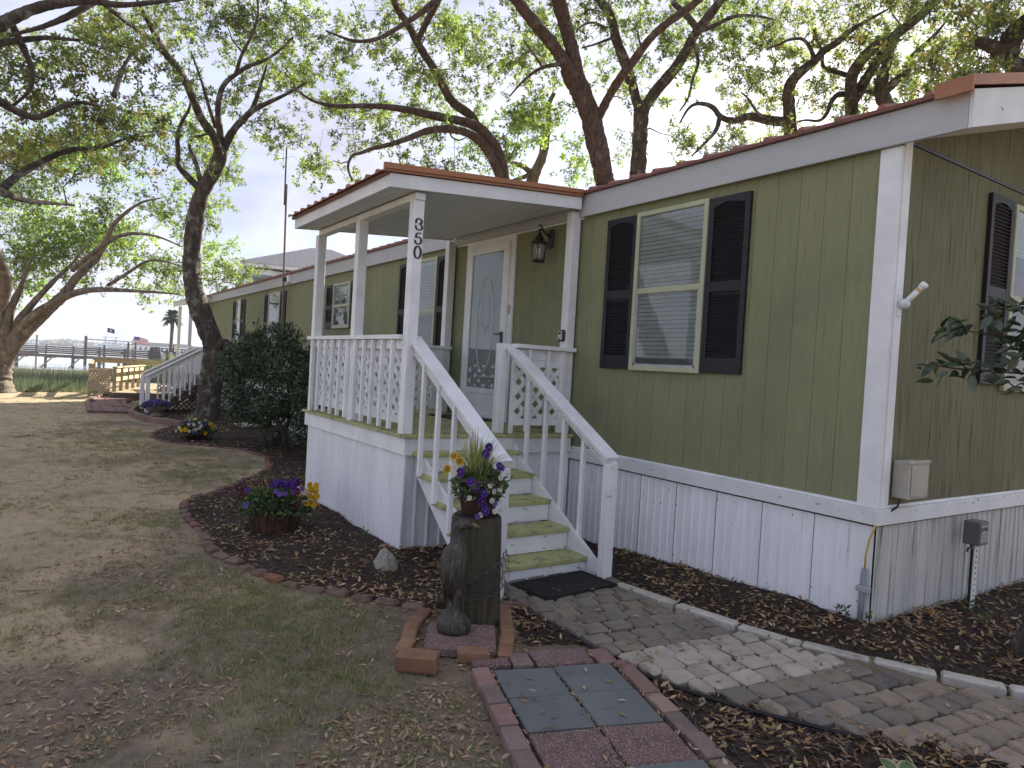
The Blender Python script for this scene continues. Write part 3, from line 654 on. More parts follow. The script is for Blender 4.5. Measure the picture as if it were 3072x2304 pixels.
B().box(-.045, .045, -.035, .0, 0, .125, .012).put('body', MT['black'], lb)
B().box(-.038, .03, -.043, -.034, .012, .115, .006).put('door', MT['silver'], lb)
B().box(-.022, .014, -.046, -.042, .075, .10, .002).put('dial', MT['dark'], lb); B().box(-.02, .012, -.046, -.042, .02, .03).put('latch', MT['dark'], lb)
dm = B().box(-.42, .42, -.24, .24, 0, .014, .004).put('door_mat', MT['coir'], None, (-5.12, -.36, DZ+.001)); tag(dm, 'dark brown door mat in front of the storm door', 'door mat')
# ribbed rubber mat at the foot of the steps
rm = thing('rubber_mat', 'black rubber mat with raised waves at the foot of the steps', 'door mat', (-1.77, -1.25, .052), rz=.07)
B().box(-.215, .215, -.385, .385, 0, .012, .003).put('base', MT['rubber'], rm)
b = B(); b.box(-.205, .205, -.372, -.352, .012, .018).box(-.205, .205, .352, .372, .012, .018).box(-.205, -.185, -.35, .35, .012, .018).box(.185, .205, -.35, .35, .012, .018)
b.put('border', MT['rubber'], rm)
b = B()
for i in range(15):
    yy = -.33+i*.047
    b.tube([(-.175+.35*k/14, yy+.012*math.sin(k*1.2), .012) for k in range(15)], .006, 4)
b.put('raised_waves', MT['rubber'], rm)
# antenna mast on the fascia
an = thing('antenna_mast', 'tall thin antenna mast clamped to the white eave behind the shrub', 'antenna', (-14.03, -.16, 0))
B().tube([(0, 0, 0), (-.02, 0, 3.0), (-.19, 0, 5.75)], .024, 8).put('mast', mat('mast_steel', (.25, .20, .17), (.16, .13, .11), rough=.6, scale=9), an)
B().tube([(-.13, -.045, 5.25), (-.16, -.045, 6.0), (-.185, -.045, 6.6)], .018, 8).put('whip', MT['black'], an)
B().box(-.05, .05, -.03, .10, 3.47, 3.56, .005).put('bracket', MT['black'], an); B().box(.10, .22, .03, .10, 3.44, 3.60, .004).put('junction_box', MT['white'], an)
fl = thing('eave_camera', 'small dark security camera under the far end of the eave', 'camera', (-23.85, -.08, 3.36))
B().box(-.05, .05, -.05, .04, -.02, .05, .01).put('mount', MT['black'], fl); B().obox((.02, -.12, -.05), (.05, .09, .045), None, .01).put('body', MT['black'], fl)
st = thing('metal_star', 'dark metal star hanging on the green wall by the porch post', 'wall star', (-12.06, -.02, 2.34))
pts = [((.17 if k % 2 == 0 else .07)*math.sin(k*math.pi/5), (.17 if k % 2 == 0 else .07)*math.cos(k*math.pi/5)) for k in range(10)]
b = B(); b.add([(a, -.01, c_) for a, c_ in pts]+[(0, -.05, 0), (0, .01, 0)], [(i, (i+1) % 10, 10) for i in range(10)]+[((i+1) % 10, i, 11) for i in range(10)]); b.put('star', MT['black'], st)
# things on the gable wall
ub = thing('utility_box', 'beige utility box on the streaked gable wall by the corner', 'utility box', (.0, .20, 1.0))
B().box(.004, .125, -.045, .215, .01, .27, .008).put('body', MT['beige'], ub); B().box(.10, .132, -.055, .225, .255, .278, .004).put('lid', MT['beige'], ub); B().box(.126, .133, -.03, .20, .03, .245, .004).put('door', MT['beige'], ub)
B().tube([(.05, 0, .01), (.045, -.02, -.05), (.03, -.08, -.08)], .008, 6).put('wire', MT['black'], ub)
fh = thing('flag_bracket', 'white painted flagpole bracket screwed to the corner trim', 'flag bracket', (.022, .055, 2.34)); fh.scale = (.85, .85, .85)
B().box(0, .012, -.025, .025, -.10, .08, .004).put('plate', MT['white_old'], fh)
B().tube([(.04, -.028, .0), (.04, .028, .0)], .038, 14).put('pivot', MT['white_old'], fh, smooth=True)
B().tube([(.04, .0, .0), (.085, .05, .075), (.125, .09, .14)], .023, 12).tube([(.12, .085, .132), (.14, .106, .165)], .03, 12).put('socket', MT['white_old'], fh, smooth=True)
B().tube([(.10, .066, .10), (.112, .078, .12)], .0245, 12).put('worn_band', mat('yellowed', (.5, .38, .14), rough=.7), fh)
cd = thing('cable_conduit', 'grey conduit with a yellow cable rising up the skirting corner', 'conduit', (-.035, -.04, 0))
B().tube([(-.012, 0, .05), (.0, 0, .52)], .019, 10).put('pipe', mat('conduit_grey', (.20, .215, .235), rough=.5), cd, smooth=True)
B().box(-.045, .045, -.022, .022, .36, .40, .004).put('strap', MT['galv'], cd)
B().tube([(0, 0, .50), (.004, -.004, .62), (.02, -.004, .72), (.045, .0, .80), (.05, .01, .835)], .007, 6).put('cable', mat('yellow_cable', (.50, .36, .07), rough=.5), cd, smooth=True)
tb = thing('cable_pedestal', 'small grey cable box lettered ATMC on a pale perforated post', 'utility box', (.14, 1.18, 0))
B().box(-.012, .012, -.03, .03, 0, .62, .002).put('post', MT['white_old'], tb)
b = B()
for k in range(11): b.box(.0115, .0135, -.006, .006, .13+k*.043, .148+k*.043)
b.put('post_holes', MT['dark'], tb)
B().box(-.06, .055, -.075, .075, .62, .80, .006).put('box', mat('box_grey', (.13, .135, .13), (.10, .105, .10), rough=.5), tb)
B().box(.055, .059, -.062, .055, .645, .775).put('label_plate', mat('plate_grey', (.26, .265, .26), rough=.4), tb)
try:
    tcu = bpy.data.curves.new('lettering', 'FONT'); tcu.body = 'ATMC'; tcu.size = .045; tcu.extrude = .0008; tcu.align_x = 'CENTER'
    tmp = bpy.data.objects.new('tmp', tcu); COL.objects.link(tmp); dg = bpy.context.evaluated_depsgraph_get()
    me = bpy.data.meshes.new_from_object(tmp.evaluated_get(dg)); COL.objects.unlink(tmp); bpy.data.objects.remove(tmp)
    me.materials.clear(); me.materials.append(MT['black']); put('lettering', me, tb, (.0605, -.004, .728), (math.pi/2, 0, math.pi/2))
except Exception as e: print('text', e)
B().tube([(.06, -.04, .715), (.06, .0, .725), (.06, .05, .712)], .004, 5).put('logo_swoosh', MT['silver'], tb)
B().tube([(.0, -.07, .62), (.02, -.11, .60), (.02, -.16, .612), (.02, -.18, .585)], .008, 6).put('wire', MT['black'], tb)
B().tube([(-.005, -.036, .0), (-.005, -.036, .6)], .009, 6).put('lead', MT['dark'], tb)
# ------------------------------------------------------------------ brickwork, paths, beds
def inpoly(P, poly):
    x, y = P[:, 0], P[:, 1]; r = np.zeros(len(P), bool); q = np.array(poly); j = len(q)-1
    for i in range(len(q)):
        c_ = ((q[i, 1] > y) != (q[j, 1] > y)) & (x < (q[j, 0]-q[i, 0])*(y-q[i, 1])/(q[j, 1]-q[i, 1]+1e-12)+q[i, 0]); r ^= c_; j = i
    return r
def resample(pts, step):
    P = np.array(pts, float); d = np.r_[0, np.cumsum(np.linalg.norm(np.diff(P, axis=0), axis=1))]
    n = max(1, int(round(d[-1]/step))); s = np.linspace(0, d[-1], n+1)
    return np.stack([np.interp(s, d, P[:, k]) for k in range(P.shape[1])], -1)
def brickmesh(nm, h, mt, b=.01, jit=.004): return B().obox((0, 0, 0), h, None, b, jit).mesh(nm, mt)
def lay(parent, meshes, line, step, z, name='brick', jy=.06, jz=.008, tilt=.05):
    q = resample(line, step)
    for a, b_ in zip(q[:-1], q[1:]):
        c_ = (a+b_)/2; ang = math.atan2(b_[1]-a[1], b_[0]-a[0])
        put(name, random.choice(meshes), parent, (c_[0], c_[1], float(height(c_[0], c_[1]))+z+random.uniform(-jz, jz)), (random.uniform(-tilt, tilt), random.uniform(-tilt, tilt), ang+random.uniform(-jy, jy)))
EDGE = [(-1.86, -2.43), (-2.04, -2.58), (-2.18, -2.72), (-2.39, -2.87), (-2.63, -3.06), (-2.95, -3.23), (-3.34, -3.32), (-3.86, -3.48), (-4.2, -3.47), (-4.53, -3.42), (-5.0, -3.45), (-5.47, -3.46), (-6.1, -3.36), (-6.33, -3.15),
        (-7.05, -2.65), (-7.6, -2.25), (-8.4, -1.8), (-9.48, -1.56), (-10.3, -1.70), (-10.97, -1.94), (-11.5, -2.48), (-11.76, -2.79), (-12.4, -2.92), (-13.05, -2.9), (-13.6, -2.77), (-14.6, -2.28)]
EDGE3 = [(-14.7, -2.12), (-15.2, -2.36), (-15.7, -2.56), (-16.4, -2.78), (-17.4, -2.86), (-18.1, -2.78), (-18.9, -2.62), (-19.6, -2.5)]
be = thing('brick_edging', 'low winding edging of worn orange and brown bricks around the flower bed', 'brick edging')
bm_ = [brickmesh('brick', (.094+random.uniform(-.012, .004), .046, .04), MT['brick_'+k], .018, .008) for k in ('orange', 'worn', 'worn', 'worn', 'worn', 'red', 'worn')]
lay(be, bm_, EDGE, .205, -.006, jy=.12, jz=.012, tilt=.09)
be3 = thing('scalloped_edging', 'curved edging of upright red bricks around the bed by the twisted oak', 'brick edging')
lay(be3, [brickmesh('brick', (.10, .05, .09), MT['brick_pink'], .012, .003)], EDGE3, .205, .05)
# pad and bricks round the bird and piling
bp = thing('brick_surround', 'rows of orange bricks framing the bird statue and wooden piling', 'brick edging')
ob = [brickmesh('brick', (.097, .046, .04), MT['brick_'+k], .012, .003) for k in ('amber', 'amber', 'orange')]
lay(bp, ob, [(-1.80, -2.46), (-1.66, -2.615), (-1.50, -2.725), (-1.35, -2.818), (-1.20, -2.93)], .19, .012)
lay(bp, ob, [(-1.62, -1.93), (-1.478, -2.018), (-1.165, -2.20), (-1.013, -2.31), (-.87, -2.42)], .19, .012)
put('brick', ob[0], bp, (-.965, -2.575, .035), (0, .03, math.atan2(.195, .095)))
put('brick', bm_[1], bp, (-1.60, -1.87, .02), (.05, .03, .9))
lbk = brickmesh('loose_brick', (.118, .062, .048), MT['brick_orange'], .012, .004)
tag(put('loose_brick', lbk, None, (-1.0, -2.925, .055), (.05, -.06, .80)), 'loose orange red brick lying in the dirt beside the bird pad', 'brick')
sq = brickmesh('pad', (.215, .205, .028), MT['speckle'], .008, .001)
tag(put('stone_pad', sq, None, (-1.20, -2.525, .034), (0, 0, math.atan2(.85, .526))), 'square red speckled paving slab under the bird statue', 'paving slab')
# stepping stone walk
sw = tag(bpy.data.objects.new('stepping_stone_path', None), 'path of blue grey and red speckled square tiles with a brick border', kind='structure'); link(sw)
TH = R_(18.5); u2 = np.array([math.cos(TH), -math.sin(TH)]); v2 = np.array([math.sin(TH), math.cos(TH)]); O2 = np.array([-.745, -2.585])
tl = {'s': [brickmesh('tile', (.166, .176, .025), MT['slate'], .006, .0015) for _ in range(3)], 'r': [brickmesh('tile', (.166, .176, .025), MT['speckle'], .007, .002) for _ in range(2)]}
for i, k in enumerate('ssrsrs'):
    for j in range(2):
        c_ = O2+u2*(i+.5)*.345+v2*(j+.5)*.365
        put('tile', random.choice(tl[k]), sw, (*c_, .015+random.uniform(-.004, .004)), (random.uniform(-.015, .015), random.uniform(-.015, .015), -TH+random.uniform(-.02, .02)))
bb = {k: brickmesh('brick', (.103, .05, .028), MT['brick_'+k], .007, .002) for k in ('pink', 'greyp', 'tan', 'red')}
for j, vv, seq in ((0, -.065, ['pink', 'greyp', 'pink', 'greyp', 'greyp', 'pink', 'tan', 'pink', 'greyp']), (1, .80, ['pink', 'pink', 'tan', 'greyp', 'greyp', 'tan', 'pink', 'greyp', 'pink'])):
    for i, k in enumerate(seq):
        c_ = O2+u2*(i*.213+.085)+v2*vv; put('brick', bb[k], sw, (*c_, .018+random.uniform(-.006, .006)), (random.uniform(-.03, .03), random.uniform(-.03, .03), -TH+random.uniform(-.03, .03)))
for m_, du, dv, s_, r_ in (('speckle', -.10, .02, (.05, .11, .026), 0), ('brick_greyp', -.125, .205, (.085, .06, .026), 0), ('speckle', -.12, .46, (.10, .175, .026), 0), ('brick_pink', -.10, .72, (.10, .06, .028), .05)):
    c_ = O2+u2*du+v2*dv; B().obox((0, 0, 0), s_, None, .007, .002).put('tile', MT[m_], sw, (*c_, .014), (.01, -.01, -TH+r_))
# curved paver path
pv = tag(bpy.data.objects.new('paver_path', None), 'curving path of tumbled grey and tan concrete pavers from the steps', kind='structure'); link(pv)
LX = [(-2.1, -1.80), (-.45, -1.80), (-.13, -1.74), (.22, -1.60), (.4, -1.50), (.76, -1.28), (.95, -1.12), (1.3, -.82), (1.8, -.32)]
RX = [(-2.1, -.86), (-1.2, -.84), (-.5, -.73), (-.2, -.63), (.29, -.43), (.55, -.24), (.84, -.04), (1.2, .25), (1.6, .6)]
yl = lambda q: float(np.interp(q, *zip(*LX))); yr_ = lambda q: float(np.interp(q, *zip(*RX)))
pm = {k: [brickmesh('paver', (.0745, .0865, .03), MT['pav_'+k], .017, .0045) for _ in range(3)] for k in 'abcde'}
i = 0; x0 = -2.04
while x0 < 1.75:
    a, b_ = yl(x0), yr_(x0); y0 = a-(i % 2)*.0935+random.uniform(-.012, .012)
    while y0 < b_-.03:
        lo_, hi_ = max(y0, a), min(y0+.187, b_)
        if hi_-lo_ > .05:
            yc = (lo_+hi_)/2; xc = x0+.125*(yc+1.3)+.012*math.sin(yc*5+i)
            key = random.choice('aaaab' if x0 < -.55 else 'cccc' if x0 < .12 else 'aeab' if x0 < .34 else 'dbdab' if x0 < .75 else 'bdbbd')
            put('paver', random.choice(pm[key]), pv, (xc, yc, .022+random.uniform(-.007, .006)), (random.uniform(-.02, .02), random.uniform(-.02, .02), -.124+random.uniform(-.04, .04)), (random.uniform(.97, 1.0), (hi_-lo_)/.187, 1))
        y0 += .187
    x0 += .158; i += 1
es = resample([(a, b_-.035) for a, b_ in LX[:]], .1)
B().tube([(a, b_, .03) for a, b_ in es], .012, 5).put('edging_strip', MT['rubber'], pv)
B().prism([(a, b_) for a, b_ in es]+RX[::-1], -.03, .0, 2).put('bedding', MT['mulch'], pv)
kb = thing('concrete_kerb', 'pale concrete kerb pieces along the house side of the paver path', 'kerb')
for a, b_, m_ in (((-1.93, -.755), (-1.66, -.80), 'pav_e'), ((-1.63, -.81), (-1.07, -.745), 'kerb'), ((-1.05, -.735), (-.57, -.665), 'kerb'), ((-.55, -.66), (-.15, -.545), 'kerb'), ((-.14, -.54), (.222, -.38), 'kerb'), ((.235, -.355), (.53, -.19), 'kerb'), ((.55, -.175), (.83, -.01), 'kerb'), ((.85, .005), (1.15, .23), 'kerb'), ((1.17, .25), (1.5, .55), 'kerb')):
    B().bar((*a, .022+random.uniform(-.006, .004)), (*b_, .022+random.uniform(-.006, .004)), .088, .085, (0, 0, 1), .013).put('kerb_piece', MT[m_], kb)
# mulch beds
BEDA = EDGE+EDGE3+[(-19.6, .05), (-2.2, .05), (-2.2, -.72), (-1.9, -.85), (-1.95, -1.72), (-1.72, -1.80), (-1.60, -1.92), (-1.75, -2.2)]
BEDB = [(-2.3, .05), (-2.3, -.74), (-1.93, -.72), (-1.63, -.77), (-1.07, -.70), (-.55, -.62), (-.14, -.50), (.21, -.34), (.53, -.15), (.83, .03), (1.15, .27), (1.5, .6), (2.6, 1.6), (3.2, 4.2), (0., 4.2), (0., .05)]
BEDC = [(-1.75, -1.85), (-1.2, -1.85), (-.75, -1.84), (-.45, -1.77), (-.05, -1.64), (.3, -1.44), (.65, -1.21), (.98, -.97), (1.4, -.64), (2.4, -1.2), (1.6, -2.45), (.9, -2.3), (-.46, -1.78), (-.62, -1.72), (-.82, -1.84), (-1.0, -2.2), (-1.35, -2.0), (-1.62, -1.88)]
def bedheight(P): return height(P[:, 0], P[:, 1])+.018+.012*np.sin(P[:, 0]*9+P[:, 1]*4)*np.sin(P[:, 1]*11-P[:, 0]*3)+.006*np.sin(P[:, 0]*31)*np.sin(P[:, 1]*29)
def bed(poly, nm, lab, st):
    q = np.array(poly); xs = np.arange(q[:, 0].min()-st, q[:, 0].max()+st, st); ys = np.arange(q[:, 1].min()-st, q[:, 1].max()+st, st)
    X, Y, F = grid(xs, ys); P = np.stack([X.ravel(), Y.ravel()], -1); ins = inpoly(P, poly)
    z = bedheight(P); z[~ins] = height(P[~ins, 0], P[~ins, 1])-.03
    F = F[ins[F].any(1)]; us = np.unique(F); mp_ = np.full(len(P), -1); mp_[us] = np.arange(len(us))
    o = put(nm, npmesh(nm, np.c_[P, z][us], mp_[F], MT['mulch'], smooth=True)); tag(o, lab, 'mulch', kind='stuff'); return o
bed(BEDA, 'mulch', 'dark mulch bed around the porch inside the brick edging', .07)
bed(BEDB, 'mulch', 'dark mulch along the skirting between kerb and house', .06)
bed(BEDC, 'mulch', 'dark mulch strip between the tile path and paver path', .05)
# --- leaf shapes in bulk
def unit(v): return v/(np.linalg.norm(v, axis=1)[:, None]+1e-9)
def leaf_arrays(P, D, Nn, ln, wd, fold=.15, mid=.45):
    D = unit(D); S = unit(np.cross(D, Nn)); Nn = np.cross(S, D); ln = np.asarray(ln)[:, None]; wd = np.asarray(wd)[:, None]
    b_ = P; t_ = P+D*ln; l_ = P+D*ln*mid+S*wd/2+Nn*fold*wd; r_ = P+D*ln*mid-S*wd/2+Nn*fold*wd
    V = np.stack([b_, r_, t_, l_], 1).reshape(-1, 3); k = np.arange(len(P))*4
    F = np.stack([np.stack([k, k+1, k+2], -1), np.stack([k, k+2, k+3], -1)], 1).reshape(-1, 3)
    return V, F
def rdir(n): return unit(rng.normal(size=(n, 3)))
def flat_leaves(P, ln, ratio, pal, tilt=.35, fold=.25, bright=.25):
    n = len(P); a = rng.uniform(0, 2*math.pi, n); D = np.stack([np.cos(a), np.sin(a), rng.normal(0, tilt, n)], -1)
    Nn = np.stack([rng.normal(0, tilt, n), rng.normal(0, tilt, n), np.ones(n)], -1)
    L_ = rng.uniform(*ln, n); V, F = leaf_arrays(P, D, Nn, L_, L_*rng.uniform(*ratio, n), fold*rng.choice([-1, 1], n)[:, None])
    pal = np.array(pal); c_ = pal[rng.integers(0, len(pal), n)]*rng.uniform(1-bright, 1+bright, (n, 1))
    return V, F, np.repeat(c_, 4, 0)
def scatter(poly, n, dens=None):
    q = np.array(poly); out_ = []; tot = 0
    while tot < n:
        P = np.stack([rng.uniform(q[:, 0].min(), q[:, 0].max(), n*2), rng.uniform(q[:, 1].min(), q[:, 1].max(), n*2)], -1)
        P = P[inpoly(P, poly)]
        if dens is not None: P = P[rng.uniform(size=len(P)) < dens(P)]
        out_.append(P); tot += len(P)
    return np.vstack(out_)[:n]
def nearw(P, s=4.): return np.minimum(1, (s/np.hypot(P[:, 0]-CAM[0], P[:, 1]-CAM[1]))**1.3)
DRY = [(.30, .20, .105), (.36, .255, .14), (.22, .125, .065), (.27, .15, .07), (.17, .10, .06), (.42, .33, .20), (.30, .17, .06), (.20, .15, .10), (.24, .20, .08)]
DRYG = [(.27, .20, .13), (.33, .25, .16), (.20, .14, .09), (.24, .16, .10), (.36, .29, .19)]
CHIP = [(.035, .024, .018), (.05, .03, .02), (.02, .015, .012), (.07, .042, .026), (.10, .055, .03)]
def clump(P, sc_=1.7, lo_=-.2, hi_=.7, ph=0.):
    v = np.sin(P[:, 0]*sc_*2.1+ph+1.3*np.sin(P[:, 1]*sc_*1.3))*np.sin(P[:, 1]*sc_*2.4-P[:, 0]*sc_*.9+2*ph)+.5*np.sin(P[:, 0]*sc_*5+P[:, 1]*sc_*3.1)
    return sstep(lo_, hi_, v)
def multi(name, lab, cat, parts, mt):
    V = []; F = []; C = []; k = 0
    for v, f, c_ in parts: V.append(v); F.append(f+k); C.append(c_); k += len(v)
    o = put(name, npmesh(name, np.vstack(V), np.vstack(F), mt, np.vstack(C))); tag(o, lab, cat, kind='stuff'); return o
parts = []
for poly, n in ((BEDA, 9000), (BEDB, 6500), (BEDC, 5500)):
    P = scatter(poly, n, nearw); parts.append(flat_leaves(np.c_[P, bedheight(P)+.006], (.03, .075), (.12, .3), CHIP, .3, .1, .4))
multi('mulch_chips', 'dark shredded bark chips scattered over the mulch beds', 'bark chips', parts, MT['litter'])
parts = []
for poly, n in ((BEDA, 7500), (BEDB, 5200), (BEDC, 2100)):
    P = scatter(poly, n, lambda P: nearw(P, 4.5)*(.35+.65*clump(P, 1.3, -.5, .6))); parts.append(flat_leaves(np.c_[P, bedheight(P)+.012], (.035, .075), (.28, .42), DRY, .3, .25, .3))
VERGE = [(-.75, -2.75), (-1.1, -3.1), (-1.3, -2.98), (-1.9, -2.5), (-2.4, -2.95), (-3.0, -3.3), (-4.2, -3.55), (-6.2, -3.5), (-7.5, -2.4), (-9.5, -1.7), (-11.4, -2.6), (-13, -3.), (-14.7, -2.4), (-16.4, -2.9), (-19, -2.9), (-26, -4), (-26, -12), (-4, -12), (1.6, -7), (2.2, -3.9), (.6, -3.2)]
def vdens(P): return nearw(P, 3.4)*(.10+.94*clump(P, .9, -.35, .8, .7))*(.22+.78*sstep(-6.2, -3.4, P[:, 1])*(1-.45*sstep(-3.5, -12, P[:, 0])))
P = scatter(VERGE, 13500, vdens); parts.append(flat_leaves(np.c_[P, height(P[:, 0], P[:, 1])+.008], (.026, .06), (.25, .4), DRYG+DRY[:4], .28, .25, .3))
PATHP = [(a, b_) for a, b_ in es]+[(1.4, .5), (.9, .1), (.2, -.42), (-.6, -.7), (-1.2, -.8), (-1.9, -.84)]
P = scatter(PATHP, 190, None); parts.append(flat_leaves(np.c_[P, np.full(len(P), .062)], (.03, .07), (.25, .4), DRY, .15, .25, .3))
P = O2+rng.uniform(-.1, 2., (70, 1))*u2+rng.uniform(-.1, .8, (70, 1))*v2; parts.append(flat_leaves(np.c_[P, np.full(70, .052)], (.03, .06), (.25, .4), DRY, .15, .25, .3))
for i in range(6):       # seams between the tiles catch leaves
    s_ = rng.uniform(0, 1.9, (30, 1)); P = O2+s_*u2+(.365+rng.normal(0, .01, (30, 1)))*v2; parts.append(flat_leaves(np.c_[P, np.full(30, .03)], (.02, .05), (.25, .4), DRY, .3, .2))
for sgn in (-.01, .74):
    s_ = rng.uniform(0, 1.9, (90, 1)); P = O2+s_*u2+(sgn+rng.normal(0, .008, (90, 1)))*v2; parts.append(flat_leaves(np.c_[P, np.full(90, .035)], (.02, .05), (.25, .4), DRY, .4, .2))
for nx, nz in TR: 
    P = np.stack([nx-rng.uniform(.03, .25, 9), rng.uniform(-1.75, -.85, 9)], -1); parts.append(flat_leaves(np.c_[P, np.full(9, nz+.005)], (.025, .05), (.25, .4), CHIP+DRY[2:4], .1, .2))
P = np.stack([rng.uniform(-6, -3.4, 60), rng.uniform(-1.85, -.2, 60)], -1); parts.append(flat_leaves(np.c_[P, np.full(60, DZ+.004)], (.03, .06), (.25, .4), CHIP+DRY[2:4], .1, .2))
P = scatter([(-1.9, -2.35), (-1.62, -2.62), (-1.2, -2.95), (-.85, -2.7), (-.75, -2.2), (-1.3, -1.95), (-1.62, -1.9), (-1.8, -2.1)], 420); parts.append(flat_leaves(np.c_[P, np.full(420, .014)], (.03, .065), (.25, .4), DRY, .25, .25, .3))
multi('leaf_litter', 'fallen tan and brown oak leaves scattered over ground and beds', 'fallen leaves', parts, MT['litter'])
# --- grass on the verge
def blades(P, z, h, w_, pal, lean=.5, bright=.3):
    n = len(P); a = rng.uniform(0, 2*math.pi, n); ls = rng.normal(0, lean, n); H_ = rng.uniform(*h, n); W_ = rng.uniform(*w_, n)
    base = np.c_[P, z]; s_ = np.stack([np.cos(a), np.sin(a), 0*a], -1)*W_[:, None]/2; b2 = rng.uniform(0, 2*math.pi, n)
    tip = base+np.stack([np.cos(b2)*ls*H_, np.sin(b2)*ls*H_, H_], -1)
    V = np.stack([base-s_, base+s_, tip], 1).reshape(-1, 3); F = np.arange(n*3).reshape(-1, 3)
    pal = np.array(pal); c_ = pal[rng.integers(0, len(pal), n)]*rng.uniform(1-bright, 1+bright, (n, 1)); return V, F, np.repeat(c_, 3, 0)
GR = [(.20, .25, .07), (.25, .28, .09), (.15, .20, .055), (.31, .28, .15), (.36, .31, .19), (.26, .25, .12)]
def gdens(P):
    k = clump(P, .62, .02, .9, 2.2)*.8+.5*clump(P, 2.3, .35, .9, 4.)
    near_bed = np.exp(-((P[:, 0]+2.2)**2/3.2+(P[:, 1]+3.45)**2/.30))+.8*np.exp(-((P[:, 0]+12)**2/6+(P[:, 1]+3.6)**2/.8))+.6*np.exp(-((P[:, 0]+8.5)**2/4+(P[:, 1]+2.7)**2/.5))
    return nearw(P, 4.)*np.clip(k*.55*sstep(-6.4, -3.6, P[:, 1])+near_bed, .003, 1)
C0 = scatter(VERGE, 3300, gdens); P = np.repeat(C0, 18, 0)+rng.normal(0, .03, (3300*18, 2))
multi('grass', 'thin patchy grass and weeds on the verge beside the brick edging', 'grass', [blades(P, height(P[:, 0], P[:, 1]), (.010, .042), (.003, .007), GR, .9)], MT['blade'])
tg = B()
for _ in range(130):
    p_ = scatter(VERGE, 1, lambda P: nearw(P, 5.))[0]; a = random.uniform(0, 6.3); l = random.uniform(.05, .22); z_ = float(height(*p_))+.006
    tg.tube([(p_[0], p_[1], z_), (p_[0]+l*.5*math.cos(a), p_[1]+l*.5*math.sin(a), z_+.006), (p_[0]+l*math.cos(a+.3), p_[1]+l*math.sin(a+.3), z_+.003)], [.003, .0025, .0012], 4)
tag(tg.put('twig_litter', MT['bark']), 'thin broken twigs scattered on the sandy verge', 'twigs', kind='stuff')
# --- small weeds by the skirting
wd_ = []
for x_, y_ in ((-.16, -.1), (-.09, -.12), (.03, -.08), (-3.9, -2.1), (-2.2, -.4), (.35, .9), (.2, 1.0)):
    P = np.array([[x_, y_, float(height(x_, y_))+.02]])+np.c_[rng.normal(0, .012, (14, 2)), rng.uniform(0, .09, 14)]; D = rdir(14); D[:, 2] = abs(D[:, 2])+.3
    V, F = leaf_arrays(P, D, rdir(14), rng.uniform(.03, .06, 14), rng.uniform(.012, .02, 14)); wd_.append((V, F, np.repeat(np.array([[.07, .12, .035]])*rng.uniform(.7, 1.3, (14, 1)), 4, 0)))
multi('weeds', 'few tiny green weeds sprouting along the skirting', 'weeds', wd_, MT['blade'])

# ------------------------------------------------------------------ piling, bird, pots
lg = thing('wood_piling', 'thick weathered wooden piling stump standing beside the steps', 'piling', (-1.52, -2.25, 0))
b = B(); n = 44; rings = [(-.05, .188), (.0, .188), (.12, .184), (.3, .18), (.5, .176), (.68, .172), (.725, .168), (.74, .155)]
jr = [1+random.uniform(-.025, .02)-(.03 if random.random() < .15 else 0) for _ in range(n)]
vs = [(r*jr[j]*math.cos(2*math.pi*j/n)-.012*z_, r*jr[j]*math.sin(2*math.pi*j/n)-.01*z_, z_) for z_, r in rings for j in range(n)]
b.add(vs, [(i*n+j, i*n+(j+1) % n, (i+1)*n+(j+1) % n, (i+1)*n+j) for i in range(len(rings)-1) for j in range(n)]); b.put('trunk', MT['log'], lg)
B().lathe([(.156, 0), (.11, .006), (.05, .004), (.01, .006)], 30, (-.009, -.007, .738)).put('top', MT['logtop'], lg, smooth=True)
nt_ = thing('fishing_net', 'torn grey fishing net wrapped round the side of the piling', 'fishing net', (-1.52, -2.25, 0))
b = B(); a0, a1 = R_(-62), R_(62); na, nz_ = 26, 16
def npnt(i, j):
    s_ = i/na; a = a0+(a1-a0)*s_; zt_ = .33+.16*max(0, s_-.15)**.8*1.25; zb_ = .20+.06*s_
    z_ = zb_+(zt_-zb_)*j/nz_; r = .190+.006*math.sin(i*1.7+j)+(.012 if s_ > .93 else 0); return (r*math.cos(a), r*math.sin(a), z_)
for i in range(na):
    for j in range(nz_):
        if (i+j) % 2 == 0: b.tube([npnt(i, j), npnt(i+1, j+1)], .0021, 3, False)
        else: b.tube([npnt(i, j+1), npnt(i+1, j)], .0021, 3, False)
b.tube([npnt(i, nz_) for i in range(na+1)], .004, 5).tube([npnt(i, 0) for i in range(na+1)], .0035, 5)
for k in range(9):
    q = npnt(na, k*2); b.tube([q, (q[0]+random.uniform(.0, .03), q[1]+random.uniform(.01, .035), q[2]-random.uniform(.01, .05)), (q[0]+.01, q[1]+.02, q[2]-.07)], .0018, 3, False)
b.put('mesh', MT['net'], nt_)
bird = thing('bird_statue', 'dark carved cormorant statue on a round base in front of the piling', 'statue', (-1.285, -2.535, .062), rz=math.atan2(.83, .56))
pr = [(0, 0, .105), (0, .03, .112), (0, .065, .105), (0, .095, .085), (.002, .115, .062), (.0, .15, .052), (-.003, .20, .050), (-.008, .245, .056), (-.016, .29, .068), (-.024, .345, .082), (-.027, .40, .088), (-.022, .455, .088), (-.014, .505, .078), (-.006, .545, .060), (-.006, .575, .044), (-.012, .61, .035), (-.016, .64, .033), (-.008, .668, .036), (.016, .682, .038), (.046, .684, .032), (.068, .680, .022), (.090, .674, .014), (.118, .666, .009), (.135, .658, .005)]
b = B(); n = 18; vs = []
P3_ = np.array([(a, 0, z_) for a, z_, r in pr]); T3 = np.gradient(P3_, axis=0); T3 /= np.linalg.norm(T3, axis=1)[:, None]
